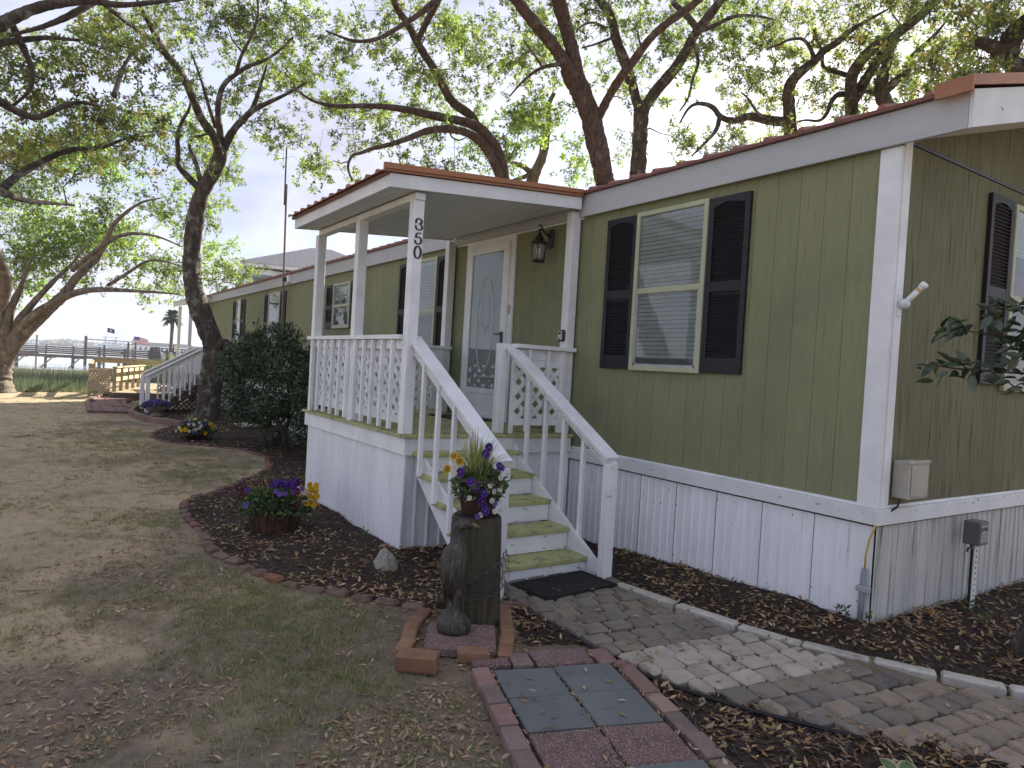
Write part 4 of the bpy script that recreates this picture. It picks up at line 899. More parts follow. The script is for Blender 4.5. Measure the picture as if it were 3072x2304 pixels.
for (a, z_, r), T in zip(pr, T3):
    U = np.array([0, 1., 0]); V_ = np.cross(T, U)
    for j in range(n):
        t_ = 2*math.pi*j/n; rr = r*(1+.02*math.sin(j*7+z_*60)); vs.append(np.array([a, 0, z_])+rr*(.86*math.cos(t_)*U+math.sin(t_)*V_))
k = len(pr); b.add(vs, [(i*n+j, i*n+(j+1) % n, (i+1)*n+(j+1) % n, (i+1)*n+j) for i in range(k-1) for j in range(n)]+[tuple(range(n))[::-1], tuple(range((k-1)*n, k*n))])
b.put('body', MT['bird'], bird, smooth=True)
for sg in (-1, 1):
    b = B()
    for q in range(7):       # long folded flight feathers
        f0 = (q-3)/3.; b.tube([(-.02+.042*f0, sg*.060, .49-.03*abs(f0)), (-.028+.045*f0, sg*(.083-.012*abs(f0)), .41), (-.034+.036*f0, sg*(.074-.01*abs(f0)), .33), (-.045+.022*f0, sg*.045, .235-.03*f0)], [.008, .0135, .012, .005], 6)
    b.put('wing', MT['bird'], bird, smooth=True)
B().tube([(-.07, 0, .32), (-.072, 0, .24), (-.06, 0, .17)], [.03, .028, .012], 8, squash=.4).put('tail', MT['bird'], bird, smooth=True)
B().tube([(.075, 0, .687), (.10, 0, .684), (.128, 0, .672)], [.012, .010, .004], 6).put('beak', mat('beak', (.17, .13, .085), rough=.6), bird)
for sg in (-1, 1): B().obox((.040, sg*.028, .690), (.006, .004, .005), None, .002).put('eye', MT['black'], bird)
B().tube([(.045, -.02, .10), (.055, -.035, .16), (.052, -.03, .22), (.06, -.02, .27), (.05, -.045, .31)], .007, 6).tube([(.055, -.035, .16), (.03, -.06, .185), (.025, -.06, .2)], .005, 5).tube([(.052, -.03, .22), (.03, -.055, .24)], .005, 5).tube([(.10, -.04, .03), (.07, -.06, .085), (.045, -.02, .11)], .008, 6).put('carved_vine', MT['bird'], bird, smooth=True)
# flowers
def pansy(name, c_up, c_lo, c_ey, s=.024):
    V = []; F = []; C = []
    for k, (ang, rr, cc) in enumerate(((60, 1., c_up), (120, 1., c_up), (10, .95, c_lo), (170, .95, c_lo), (270, 1.1, c_lo))):
        a = R_(ang); cx, cy = math.cos(a)*s*.55*rr, math.sin(a)*s*.55*rr; i0 = len(V); z_ = .001*k
        V.append((cx*.1, cy*.1, z_+.002)); C.append(c_ey)
        for q in range(9):
            t_ = a+(q-4)/4*1.25; r = s*rr*(1.0+.06*math.cos(q*3)); V.append((math.cos(t_)*r*.85+cx*.25, math.sin(t_)*r*.85+cy*.25, z_-.004*((q-4)/4)**2+.003*math.sin(q*2))); C.append(tuple(.88*v for v in cc) if q % 2 else cc)
        F += [(i0, i0+q+1, i0+q+2) for q in range(8)]
    i0 = len(V)
    for q in range(6): V.append((math.cos(q*1.047)*s*.12, math.sin(q*1.047)*s*.12, .007)); C.append((.75, .62, .25))
    F += [(i0, i0+q, i0+q+1) for q in range(1, 5)]
    return npmesh(name, V, F, MT['petal'], C)
PUR, VIO, YEL, WHT, MAR, DRK = (.085, .022, .30), (.13, .06, .42), (.72, .46, .015), (.72, .70, .72), (.115, .012, .035), (.03, .008, .03)
FL = {'purple': pansy('flower', PUR, PUR, (.02, .0, .06)), 'violet': pansy('flower', VIO, (.2, .12, .5), DRK, .02), 'yellow': pansy('flower', YEL, YEL, (.5, .25, .0)), 'yface': pansy('flower', YEL, YEL, (.06, .012, .01)), 'maroon': pansy('flower', MAR, MAR, DRK), 'white': pansy('flower', WHT, WHT, (.5, .45, .2), .018), 'duo': pansy('flower', WHT, YEL, (.05, .01, .02))}
def lookrot(nv):
    return Vector(nv).to_track_quat('Z', 'Y').to_euler()
def flower_at(parent, kind, p_, nv, s=1.):
    put('flower', FL[kind], parent, p_, lookrot(nv), (s, s, s))
def archgrass(n, r0, hh, spread, pal, w_=.005, seg=5, up=1.):
    V = []; F = []; C = []; pal = np.array(pal)
    for i in range(n):
        a = random.uniform(0, 2*math.pi); l = random.uniform(.6, 1.)*hh; sp = random.uniform(.15, 1.)*spread; base = np.array([math.cos(a)*r0*random.random(), math.sin(a)*r0*random.random(), 0])
        dr_ = np.array([math.cos(a), math.sin(a), 0]); sd = np.array([-math.sin(a), math.cos(a), 0]); k0 = len(V); c_ = pal[random.randrange(len(pal))]*random.uniform(.75, 1.25)
        for q in range(seg+1):
            t_ = q/seg; p_ = base+dr_*sp*t_**1.5+np.array([0, 0, l*(t_*1.35*up-.35*up*t_**2-(sp/spread)**2*.75*t_**3)]); ww = w_*(1-t_**2*.9); V += [p_-sd*ww/2, p_+sd*ww/2]; C += [c_, c_]
        F += [(k0+2*q, k0+2*q+1, k0+2*q+3, k0+2*q+2) for q in range(seg)]
    return V, F, C
VAR = [(.36, .38, .10), (.28, .33, .08), (.45, .46, .20), (.17, .24, .06), (.40, .36, .12)]
def domeleaves(n, rx, ry, h, ln, pal, up=.25, hollow=.45):
    d = rdir(n); d[:, 2] = abs(d[:, 2])*1.0-.12; r = rng.uniform(hollow, 1, (n, 1))**.6; P = d*np.array([rx, ry, h])*r
    D = unit(d+rng.normal(0, .6, (n, 3))+[0, 0, up]); V, F = leaf_arrays(P, D, unit(d+rng.normal(0, .5, (n, 3))), rng.uniform(*ln, n), rng.uniform(*ln, n)*.5, .12)
    pal = np.array(pal); return V, F, np.repeat(pal[rng.integers(0, len(pal), n)]*rng.uniform(.6, 1.35, (n, 1)), 4, 0)
PL = [(.085, .15, .04), (.06, .11, .035), (.12, .18, .055), (.07, .12, .05)]
def plantmesh(parent, nm, arr, mt, loc):
    V, F, C = arr; return put(nm, npmesh(nm, V, F, mt, C), parent, loc)
cd_ = np.array([CAM[0]+1.52, CAM[1]+2.25, 0]); cd_ /= np.linalg.norm(cd_); rt_ = np.array([-cd_[1], cd_[0], 0])   # towards the viewer, and to its right
fp = thing('flower_pot', 'brown pot of purple pansies and striped grass on the piling', 'flower pot', (-1.525, -2.255, .742))
B().lathe([(.105, 0), (.112, .01), (.125, .08), (.14, .17), (.15, .22), (.165, .225), (.165, .255), (.14, .255), (.13, .22)], 28).put('pot', MT['pot'], fp, smooth=True)
plantmesh(fp, 'foliage', domeleaves(620, .16, .16, .12, (.022, .045), PL+[(.14, .2, .06)]), MT['blade'], (0, 0, .23))
plantmesh(fp, 'trailing_foliage', domeleaves(620, .19, .19, -.20, (.022, .048), PL+[(.13, .19, .06), (.16, .22, .08)], -.3, .78), MT['blade'], (0, 0, .22))
V, F, C = archgrass(70, .06, .44, .16, VAR, .0075, 8); put('striped_grass', npmesh('striped_grass', V, F, MT['blade'], C), fp, (-.02, -.02, .22)); V, F, C = archgrass(120, .08, .36, .42, VAR, .0075, 9); put('striped_grass', npmesh('striped_grass', V, F, MT['blade'], C), fp, (-.02, -.02, .22))
for kd, a, z_, dd in (('purple', -.13, .30, .12), ('purple', -.055, .245, .16), ('purple', -.02, .21, .17), ('purple', .035, .18, .18), ('purple', .025, .125, .18), ('purple', .05, .06, .17), ('purple', .03, .43, .10), ('purple', .05, .47, .06), ('purple', .13, .35, .11), ('violet', .15, .34, .10), ('violet', .11, .11, .15), ('violet', .0, .02, .17), ('yface', -.18, .40, .08), ('yface', -.14, .37, .10), ('yface', -.22, .31, .08), ('white', -.17, .33, .12), ('white', -.165, .29, .12), ('white', .07, .225, .17), ('white', .10, .19, .16), ('white', .135, .20, .14), ('white', .09, .13, .17), ('white', -.06, .14, .17), ('white', .11, .055, .15), ('white', .15, .06, .12), ('white', .02, .03, .165), ('white', .14, .28, .14)):
    p_ = rt_*a+cd_*dd+np.array([0, 0, z_]); flower_at(fp, kd, p_, cd_+rt_*a*2+np.array([0, 0, .35])+rng.normal(0, .25, 3), 1.25 if kd in ('purple', 'yface') else 1.)
# half barrel
hb_ = thing('barrel_planter', 'half barrel planter with purple, maroon and yellow pansies by the porch', 'planter', (-4.52, -2.78, .015))
ns = 22
for k in range(ns):
    a0, a1 = 2*math.pi*k/ns+.012, 2*math.pi*(k+1)/ns-.012
    vs = [(r*math.cos(a), r*math.sin(a), z_) for r, z_ in ((.225, 0), (.25, .1), (.255, .21)) for a in (a0, (a0+a1)/2, a1)]+[(r*math.cos(a), r*math.sin(a), z_) for r, z_ in ((.235, .21),) for a in (a0, (a0+a1)/2, a1)]
    B().add(vs, [(0, 1, 4, 3), (1, 2, 5, 4), (3, 4, 7, 6), (4, 5, 8, 7), (6, 7, 10, 9), (7, 8, 11, 10)]).put('stave', MT['barrel'], hb_)
B().lathe([(.229, .04), (.232, .04), (.238, .07), (.235, .07)], 30, cap=False).put('hoop', MT['drip_dark'], hb_); B().lathe([(.02, .18), (.24, .185)], 24).put('soil', MT['mulch'], hb_)
plantmesh(hb_, 'foliage', domeleaves(2300, .34, .34, .25, (.03, .07), PL+[(.11, .17, .05), (.04, .075, .03)]), MT['blade'], (0, 0, .20))
V, F, C = archgrass(150, .09, .36, .30, VAR, .006, 6); put('striped_grass', npmesh('striped_grass', V, F, MT['blade'], C), hb_, (-.06, -.08, .23))
cb = np.array([CAM[0]+4.52, CAM[1]+2.78, 0]); cb /= np.linalg.norm(cb); rb = np.array([-cb[1], cb[0], 0])
for kd, n_, (r0, r1), (z0, z1), (d0, d1) in (('purple', 16, (-.05, .2), (.42, .52), (-.05, .1)), ('maroon', 9, (-.36, -.26), (.32, .42), (-.05, .08)), ('maroon', 8, (-.05, .24), (.25, .42), (.15, .28)), ('violet', 14, (-.3, .25), (.22, .45), (.1, .28)), ('yellow', 17, (.22, .42), (.26, .44), (-.05, .14)), ('duo', 3, (.22, .34), (.28, .36), (.12, .2)), ('white', 6, (.12, .3), (.36, .45), (0, .15)), ('maroon', 4, (-.2, -.02), (.45, .5), (-.05, .05))):
    for _ in range(n_):
        p_ = rb*random.uniform(r0, r1)+cb*random.uniform(d0, d1)+np.array([0, 0, random.uniform(z0, z1)]); flower_at(hb_, kd, p_, cb+p_*.8+rng.normal(0, .35, 3), random.uniform(1.2, 1.55))
def farpot(nm, lab, loc, potfn, rx, h, z0, kinds, n_, grass):
    o = thing(nm, lab, 'planter', loc); potfn(o)
    plantmesh(o, 'foliage', domeleaves(1300, rx, rx, h, (.04, .08), PL), MT['blade'], (0, 0, z0))
    if grass: V, F, C = archgrass(90, .1, .42, .35, VAR, .012, 5); put('striped_grass', npmesh('striped_grass', V, F, MT['blade'], C), o, (-.03, -.12, z0))
    for _ in range(n_):
        d = rdir(1)[0]; d[2] = abs(d[2]); p_ = d*np.array([rx, rx, h])*1.03+[0, 0, z0]; flower_at(o, random.choice(kinds), p_, d+np.array([.5, -.3, .1]), random.uniform(1.4, 1.9))
    return o
farpot('flower_bowl', 'low dark pot with yellow, white and purple pansies before the twisted oak', (-12.2, -2.2, .0), lambda o: B().lathe([(.17, 0), (.24, .12), (.26, .15), (.22, .14)], 20).put('pot', MT['pot'], o, smooth=True), .36, .24, .16, ['white', 'violet', 'yellow', 'white', 'purple'], 60, True)
farpot('stone_urn', 'wide stone urn of purple pansies at the foot of the far steps', (-17.4, -2.28, .0), lambda o: B().lathe([(.16, 0), (.17, .03), (.10, .06), (.11, .10), (.22, .14), (.29, .22), (.31, .25), (.26, .24)], 22).put('bowl', MT['urn'], o, smooth=True), .33, .16, .25, ['violet', 'purple', 'purple', 'violet'], 70, False)
rk = thing('pale_rock', 'pale pointed rock in the mulch by the porch corner', 'rock', (-2.84, -2.31, .0))
b = B(); n = 14; vs = []
for i, (r, z_) in enumerate(((.095, -.02), (.10, .03), (.088, .075), (.066, .12), (.04, .16), (.012, .185))):
    for j in range(n): q = r*(1+.22*math.sin(j*1.9+i*1.1)*random.random()+random.uniform(-.1, .1)); vs.append((q*math.cos(2*math.pi*j/n)*.8-.1*z_, q*math.sin(2*math.pi*j/n)*1.05-.1*z_, z_))
b.add(vs, [(i*n+j, i*n+(j+1) % n, (i+1)*n+(j+1) % n, (i+1)*n+j) for i in range(5) for j in range(n)]+[tuple(range(5*n, 6*n))]); b.put('stone', MT['rock'], rk, smooth=True)
tag(B().obox((0, 0, 0), (.3, .2, .03), None, .012).put('splash_block', MT['kerb'], None, (-14.4, -.75, .07), (0, 0, .2)), 'pale concrete splash block by the wall behind the twisted oak', 'splash block')
ho = thing('hosta_plant', 'variegated green and cream leafy plant in the mulch strip', 'plant', (1.09, -1.66, -.03))
for k in range(7):
    a = k*.9+.3; l = random.uniform(.11, .15); w2 = .042
    V = []; C = []; F = []
    for i in range(7):
        t_ = i/6; wd2 = w2*math.sin(math.pi*min(1, t_*.95+.05))**.7; r = l*t_; z_ = .05+.10*math.sin(t_*1.9)
        for q, cc in ((-1, (.52, .48, .26)), (-.6, (.10, .17, .07)), (0, (.14, .22, .10)), (.6, (.10, .17, .07)), (1, (.52, .48, .26))):
            V.append((math.cos(a)*r-math.sin(a)*q*wd2, math.sin(a)*r+math.cos(a)*q*wd2, z_+.015*abs(q))); C.append(cc)
    F = [(i*5+q, i*5+q+1, i*5+q+6, i*5+q+5) for i in range(6) for q in range(4)]
    put('leaf', npmesh('leaf', V, F, MT['blade'], C, True), ho)
# ------------------------------------------------------------------ live oaks
S_ = 1024/2212
ORG = {1: (0, 0), 2: (1024, 0), 3: (2048, 0), 4: (0, 768)}
def pxl(reg, x, y): return (ORG[reg][0]+x*S_, ORG[reg][1]+y*S_)
def smooth(P, it=2):
    for _ in range(it):
        P = np.vstack([P[:1], np.stack([.75*P[:-1]+.25*P[1:], .25*P[:-1]+.75*P[1:]], 1).reshape(-1, P.shape[1]), P[-1:]])
    return P
def limb(reg, pts, D0, D1, r0, r1, wob=.35):
    """limb surveyed from the photo: sight lines plus a distance that changes along it"""
    q = np.array([pxl(reg, *p_) for p_ in pts]); d = np.r_[0, np.cumsum(np.linalg.norm(np.diff(q, axis=0), axis=1))]; d /= d[-1]
    if r1 < .06: r1 = min(r1, .018)
    ph = random.uniform(0, 6); P = np.array([at(a, b_, D0+(D1-D0)*t_+wob*math.sin(3.1*t_+ph)*t_*(1-t_)*2) for (a, b_), t_ in zip(q, d)])
    A = smooth(np.c_[P, r0+(r1-r0)*d]); return A
DENS = .80
class Tree:
    def __init__(s, name, label, base, bark, group='live oaks around the house'):
        s.root = thing(name, label, 'tree', (base[0], base[1], 0), group); s.base = np.array([base[0], base[1], 0.]); s.bark = MT[bark]; s.nodes = []; s.lines = []; s.att = []; s.n = 0
    def trunk(s, A, flare=1.35):
        g_ = np.r_[s.base, A[0, 3]*flare]; g0 = g_.copy(); g0[2] = -.15; g0[3] *= 1.15
        mid = A[0]*.5+g_*.5; mid[3] = A[0, 3]*1.04
        pts = [g0, g_] + ([mid] if A[0, 2] > 1 else [])
        s.limb(np.vstack([smooth(np.vstack([*pts, A[0]]), 1)[:-1], A]), 'trunk', 14)
    def limb(s, A, nm='limb', n=10):
        if A[:, 3].max() > .05: A = smooth(A, 1 if len(A) > 20 else 2); n = max(n, 18)
        b_ = B().tube(A[:, :3]-s.base, A[:, 3]*(1+.025*np.sin(np.arange(len(A))*.9)+rng.normal(0, .015, len(A))), n)
        if n >= 18:         # furrowed bark: ridges run along the limb and break up
            V_ = np.array(b_.v); ctr = np.repeat(A[:, :3]-s.base, n, 0); j_ = np.tile(np.arange(n), len(A)); i_ = np.repeat(np.arange(len(A)), n); ph_ = random.uniform(0, 9)
            rel = 1+.045*np.sin(j_*2*math.pi*5/n+ph_+.5*np.sin(i_*.35))+.05*np.sin(j_*2*math.pi*2/n+i_*.23+ph_)+rng.normal(0, .035, len(V_)); b_.v = [tuple(q) for q in ctr+(V_-ctr)*rel[:, None]]
        b_.put(nm, s.bark, s.root, smooth=True)
        lo_ = 3 if nm == 'trunk' else 1
        s.nodes += [r for r in A[lo_:] if r[2] > 2.2]
    def blob(s, cx, cy, rx, ry, n, d0, d1):       # part of the crown, measured in the photo (2212 px wide), between two distances
        k = 3072/2212
        for _ in range(max(2, int(n*.30*DENS))):
            a = random.uniform(0, 2*math.pi); r = math.sqrt(random.random()); c_ = at(k*(cx+rx*r*math.cos(a)), k*(cy+ry*r*math.sin(a)), random.uniform(d0, d1))
            for q in range(random.randint(3, 5)): s.att.append(c_+rng.normal(0, 1, 3)*np.array([.30, .30, .14])*(1 if q else .2))
    def ball(s, c_, r_, n):  # unseen leaf mass out of frame, added to the crown to cast shade
        for d in rdir(n): s.att.append(np.array(c_)+d*np.array(r_)*random.random()**.4)
    def grow(s, per=34, ln=(.055, .095), pal=None, leafsize=1., twig=.26):
        nd = np.array(s.nodes); P = nd[:, :3]; Rr = nd[:, 3]; att = np.array(s.att)
        dm_ = np.array([np.min(np.sum((P-a)**2, 1)) for a in att]); att = att[np.argsort(dm_)]
        tb = B(); tw = []
        for a in att:
            d2 = np.sum((P-a)**2, 1)+.35*np.maximum(0, P[:, 2]-a[2]-.2)**2; i = int(np.argmin(d2)); p0 = P[i]; dd = math.sqrt(np.sum((p0-a)**2))
            k = max(2, int(dd/.4)+1); t_ = np.linspace(0, 1, k+1)[:, None]; side = rdir(1)[0]; amp = .17*dd
            pts = p0+(a-p0)*t_+side*amp*np.sin(t_*math.pi*1.3)+rng.normal(0, .04, (k+1, 3))*np.minimum(1, t_*3)*(t_ < .99)+np.array([0, 0, .10*dd])*np.sin(t_*math.pi)
            r0 = min(Rr[i]*.6, .010+.021*dd); r = np.linspace(r0, .0045, k+1)
            tb.tube(pts-s.base, r, 5 if r0 > .02 else 4, False); P = np.vstack([P, pts[1:]]); Rr = np.r_[Rr, r[1:]]
            tw.append(np.r_[pts[-1], (a-p0)/(dd+1e-6)])
            if k > 3: tw.append(np.r_[pts[-2], side])
        tag(tb.put('branches', s.bark, s.root, smooth=True), kind='stuff')
        tw = np.array(tw); nt2 = max(2, per//7); n = len(tw)*nt2
        A = np.repeat(tw[:, :3], nt2, 0); dr_ = unit(np.repeat(tw[:, 3:], nt2, 0)*.7+rng.normal(0, .75, (n, 3))+[0, 0, .12]); tl_ = rng.uniform(.45, 1.1, n)*twig
        m9 = 11; t_ = np.tile(np.r_[.45, .6, .7, .78, .85, .9, .94, .97, 1., 1., 1.], n); ofs = unit(np.repeat(dr_, m9, 0)*.35+rng.normal(0, .8, (n*m9, 3)))
        Pl = np.repeat(A, m9, 0)+np.repeat(dr_*tl_[:, None], m9, 0)*t_[:, None]+ofs*.012
        D = ofs; Nn = unit(rng.normal(0, .55, (n*m9, 3))+[0, 0, .8])
        L_ = rng.uniform(*ln, n*m9)*leafsize*1.12; V, F = leaf_arrays(Pl-s.base, D, Nn, L_, L_*rng.uniform(.38, .52, n*m9), .12)
        pal = np.array(pal); cl_ = np.sin(A[:, 0]*1.9+1)*np.sin(A[:, 1]*2.3)+np.sin(A[:, 2]*2.7+A[:, 0]); tone = np.repeat(np.clip(1+.32*cl_, .5, 1.6)*rng.uniform(.8, 1.25, n), m9); mixi = np.repeat(rng.integers(0, len(pal), n), m9)
        c_ = pal[mixi]*tone[:, None]*rng.uniform(.75, 1.25, (n*m9, 1)); s.n = n*m9
        o = put('crown', npmesh('crown', V, F, MT['leaf'], np.repeat(c_, 4, 0)), s.root)
        # fine twigs carrying the leaves: slim three-sided spikes
        sd = unit(np.cross(dr_, [0, 0, 1.]))*.007; up = np.cross(sd, dr_); e = A+dr_*tl_[:, None]
        V = np.stack([A+sd, A-sd*.5+up*.8, A-sd*.5-up*.8, e], 1).reshape(-1, 3)-s.base; k4 = np.arange(n)*4
        F = np.stack([np.stack([k4, k4+1, k4+3], -1), np.stack([k4+1, k4+2, k4+3], -1), np.stack([k4+2, k4, k4+3], -1)], 1).reshape(-1, 3)
        tag(put('twigs', npmesh('twigs', V, F, s.bark), s.root), kind='stuff')
GA = [(.165, .22, .06), (.125, .175, .05), (.21, .26, .07), (.10, .145, .05), (.26, .29, .085)]          # mixed spring green
GB = [(.21, .29, .065), (.165, .245, .06), (.125, .19, .05), (.25, .31, .08)]                              # fresh, lighter
GC = [(.11, .155, .05), (.15, .195, .055), (.19, .23, .065), (.22, .245, .07), (.24, .20, .07)]          # older grey-green with a few bronze
# twisted oak standing against the house
T = Tree('live_oak', 'twisted live oak with a leaning trunk and cut stub beside the far steps', (-16.45, -1.28), 'bark')
D0 = 19.4
T.trunk(limb(4, [(1345, 1000), (1365, 820), (1385, 680), (1385, 580), (1335, 450), (1285, 330), (1250, 200), (1238, 90), (1245, 0)], D0, D0+.2, .29, .21, .1), 1.25)
T.limb(limb(4, [(1370, 660), (1420, 575), (1465, 575), (1500, 620)], D0, D0-.25, .2, .15, 0), 'cut_stub')
T.limb(limb(1, [(1245, 1659), (1255, 1500), (1275, 1360), (1310, 1240), (1380, 1130), (1425, 1030), (1440, 920)], D0+.2, D0-.3, .21, .15, .1), 'limb', 12)
T.limb(limb(1, [(1425, 1000), (1390, 880), (1310, 790), (1255, 650), (1210, 540), (1150, 440), (1050, 320), (960, 240), (860, 170), (740, 80), (640, 0), (520, -90)], D0-.3, 12.5, .10, .055))
T.limb(limb(1, [(1060, 330), (1000, 220), (940, 100), (890, 0), (860, -90)], 16., 14, .06, .035))
T.limb(limb(1, [(1440, 960), (1410, 750), (1420, 620), (1450, 540), (1530, 480), (1600, 430), (1700, 400), (1800, 340), (1900, 240)], D0-.3, 17.5, .085, .03))
T.limb(limb(1, [(1530, 480), (1560, 360), (1640, 220), (1680, 80), (1660, -40)], 18.5, 17.2, .045, .02))
T.limb(limb(1, [(1450, 960), (1510, 840), (1600, 750), (1640, 710), (1750, 660), (1880, 600), (1990, 530)], D0-.3, 18, .10, .035))
T.limb(limb(1, [(1630, 720), (1670, 620), (1695, 530), (1730, 420)], 18.8, 18.6, .06, .03))
T.limb(limb(1, [(1310, 1240), (1220, 1150), (1140, 1060), (1160, 1000), (1145, 890), (1180, 780), (1240, 690), (1230, 560)], D0, 18.4, .085, .04))
T.limb(limb(1, [(1310, 1215), (1275, 1060), (1220, 950), (1235, 895), (1320, 875), (1370, 860)], D0, 19.6, .075, .04))
T.limb(limb(1, [(1400, 830), (1350, 680), (1330, 600), (1290, 480), (1240, 340)], 19., 18.4, .05, .025))
for b_ in ((470, 120, 170, 110, 120), (620, 80, 130, 90, 100), (400, 40, 150, 60, 60), (590, 210, 100, 60, 34), (450, 230, 90, 60, 26), (540, 290, 70, 40, 20), (500, 400, 40, 40, 16), (505, 575, 34, 50, 18), (440, 330, 60, 40, 16), (650, 150, 60, 40, 20), (630, 285, 50, 18, 14)): T.blob(*b_, 19.2, 23)
T.ball((-14.5, -1.5, 10.8), (3., 2., 1.2), 34)
T.grow(36, pal=GA)
# spreading oak at the shore
T = Tree('live_oak', 'broad many-stemmed live oak by the marsh at the end of the drive', (-25.7, -5.93), 'bark_pale'); D0 = 28.3
T.trunk(limb(4, [(-25, 800), (-8, 700), (10, 620)], D0, D0, .40, .33, 0), 1.3)
T.limb(limb(4, [(10, 720), (60, 600), (230, 430), (350, 310), (420, 250), (480, 150), (580, 60), (640, 0), (700, -130), (740, -220), (900, -350), (1040, -375)], D0, 25, .235, .04), 'limb', 12)
T.limb(limb(4, [(20, 640), (120, 470), (230, 370), (330, 310), (500, 230), (650, 215), (850, 225), (1100, 240), (1180, 255)], D0, 24, .17, .02))
T.limb(limb(4, [(10, 680), (25, 540), (50, 420), (85, 300), (140, 200), (170, 90), (230, -40)], D0, 27, .2, .04))
T.limb(limb(4, [(40, 600), (95, 450), (190, 330), (300, 210), (400, 110), (470, 50), (560, -80)], D0, 26, .16, .04))
T.limb(limb(4, [(10, 640), (-10, 500), (40, 280), (20, 180), (-40, 60)], D0, 27, .17, .08))
T.limb(limb(4, [(-20, 330), (60, 180), (10, 60), (-30, -60)], D0-1, 25, .2, .1))
T.limb(limb(4, [(700, 190), (860, 90), (960, 20), (1110, 40), (1190, 80)], 25.5, 24, .06, .025))
T.limb(limb(4, [(470, 90), (650, -60), (800, -150), (1000, -140), (1180, -60)], 26, 23.5, .09, .03))
for b_ in ((130, 400, 170, 110, 150), (330, 500, 170, 70, 90), (420, 590, 130, 45, 60), (70, 570, 100, 60, 110), (480, 590, 60, 25, 16), (300, 330, 170, 90, 90), (180, 500, 140, 60, 80), (390, 420, 100, 60, 50), (250, 600, 120, 30, 22), (40, 480, 70, 80, 40), (330, 640, 90, 14, 10)): T.blob(*b_, 27.5, 32)
T.ball((-25, -6.5, 9.5), (4, 4, 2.0), 50)
T.grow(36, (.07, .12), GB, 1.15, .5)
DENS = .62
# overhanging oak whose trunk stands left of the drive
T = Tree('live_oak', 'dark overhanging live oak limbs reaching in from beyond the drive', (-8.5, -7.9), 'bark'); D0 = 12.2
q = at(*pxl(1, -560, 900), D0); A = np.array([[*q, .24], [*at(*pxl(1, -420, 640), D0), .21], [*at(*pxl(1, -330, 330), D0), .18], [*at(*pxl(1, -260, 40), D0), .14], [*at(*pxl(1, -150, -250), D0), .1]])
T.trunk(smooth(A), 1.4)
for pts, d1, r0, r1 in (([(-330, 330), (0, 280), (130, 262), (300, 240), (520, 262)], 11, .06, .02), ([(-300, 250), (-60, 190), (60, 130), (200, 60), (420, 10), (620, 0), (760, 40), (1000, 15), (1200, -5)], 11, .09, .04), ([(-420, 560), (-150, 600), (0, 655), (100, 720), (230, 775), (400, 690), (520, 655), (640, 690)], 12, .08, .025), ([(-480, 800), (-200, 1000), (0, 1240), (20, 1220), (130, 1120), (250, 1060), (450, 960), (640, 970), (780, 910), (900, 870)], 13, .09, .03), ([(0, 1240), (150, 1300), (300, 1315), (480, 1330)], 13, .05, .02), ([(60, 130), (150, 300), (220, 480), (190, 600), (90, 680)], 11.5, .05, .03), ([(740, 620), (800, 420), (880, 330)], 13, .04, .02), ([(620, 0), (480, 90), (300, 170), (60, 230)], 11, .05, .03)):
    T.limb(limb(1, pts, D0+.2, d1+1.0, r0*1.05, r1))
for b_ in ((110, 110, 150, 105, 90), (260, 200, 130, 120, 75), (60, 250, 95, 120, 60), (320, 90, 120, 80, 45), (180, 330, 140, 60, 55), (60, 350, 70, 40, 20), (330, 300, 80, 60, 22)): T.blob(*b_, 13, 16.5)
T.ball((-9.5, -7.2, 9.2), (2.5, 2., 1.2), 20)
T.grow(36, (.055, .085), GC)
DENS = .74
# leaning oak behind the porch roof
T = Tree('live_oak', 'leaning live oak rising behind the porch roof, limbs sweeping left', (-13.2, 6.0), 'bark_red'); D0 = 20.
T.trunk(limb(2, [(1052, 1180), (1045, 1040), (975, 910), (885, 815), (760, 778), (640, 760), (480, 720), (300, 690), (100, 685), (-40, 690), (-180, 660), (-270, 600), (-310, 550)], D0, 17, .16, .03), 1.2)
T.limb(limb(2, [(1030, 1150), (990, 1050), (920, 930), (830, 862), (700, 832), (560, 842), (450, 890), (330, 935), (200, 960), (130, 992), (70, 1000), (35, 1080), (70, 1170)], D0-.3, 17, .135, .03))
T.limb(limb(2, [(880, 815), (840, 740), (720, 670), (660, 560), (600, 440), (530, 340), (480, 260), (430, 150), (360, 60), (330, -40)], D0, 18, .12, .07))
T.limb(limb(2, [(640, -20), (500, 100), (380, 170), (260, 250), (100, 275), (0, 240), (-100, 200)], 17, 16, .07, .035))
T.limb(limb(2, [(500, 250), (560, 130), (640, -20)], 18.2, 17, .07, .07))
T.limb(limb(2, [(690, 760), (700, 880), (760, 915), (810, 890)], 19, 19, .03, .015))
for b_ in ((810, 190, 110, 100, 90), (730, 260, 60, 60, 28), (950, 150, 90, 80, 50), (880, 290, 80, 60, 34), (720, 340, 70, 50, 34), (990, 250, 60, 60, 26), (860, 60, 130, 60, 70), (700, 120, 60, 80, 36), (1000, 60, 70, 60, 26), (930, 360, 90, 25, 22)): T.blob(*b_, 18, 22)
T.ball((-14.5, 6, 10.5), (4.8, 3, 1.6), 110)
T.grow(36, (.06, .1), GA)
T = Tree('live_oak', 'slender pale live oak between the leaning oak and the thick oak', (-14.2, 8.2), 'bark_pale'); D0 = 23
T.trunk(limb(2, [(1225, 1215), (1245, 1140), (1275, 1080), (1310, 1000), (1330, 860), (1345, 760), (1335, 690), (1380, 600)], D0, D0, .19, .06), 1.2)
T.limb(limb(2, [(1245, 1130), (1170, 1070), (1080, 1050), (1110, 1000), (1140, 920)], D0, 22, .10, .03)); T.limb(limb(2, [(1240, 1120), (1180, 1150), (1100, 1170), (1060, 1200)], D0, 22, .09, .03))
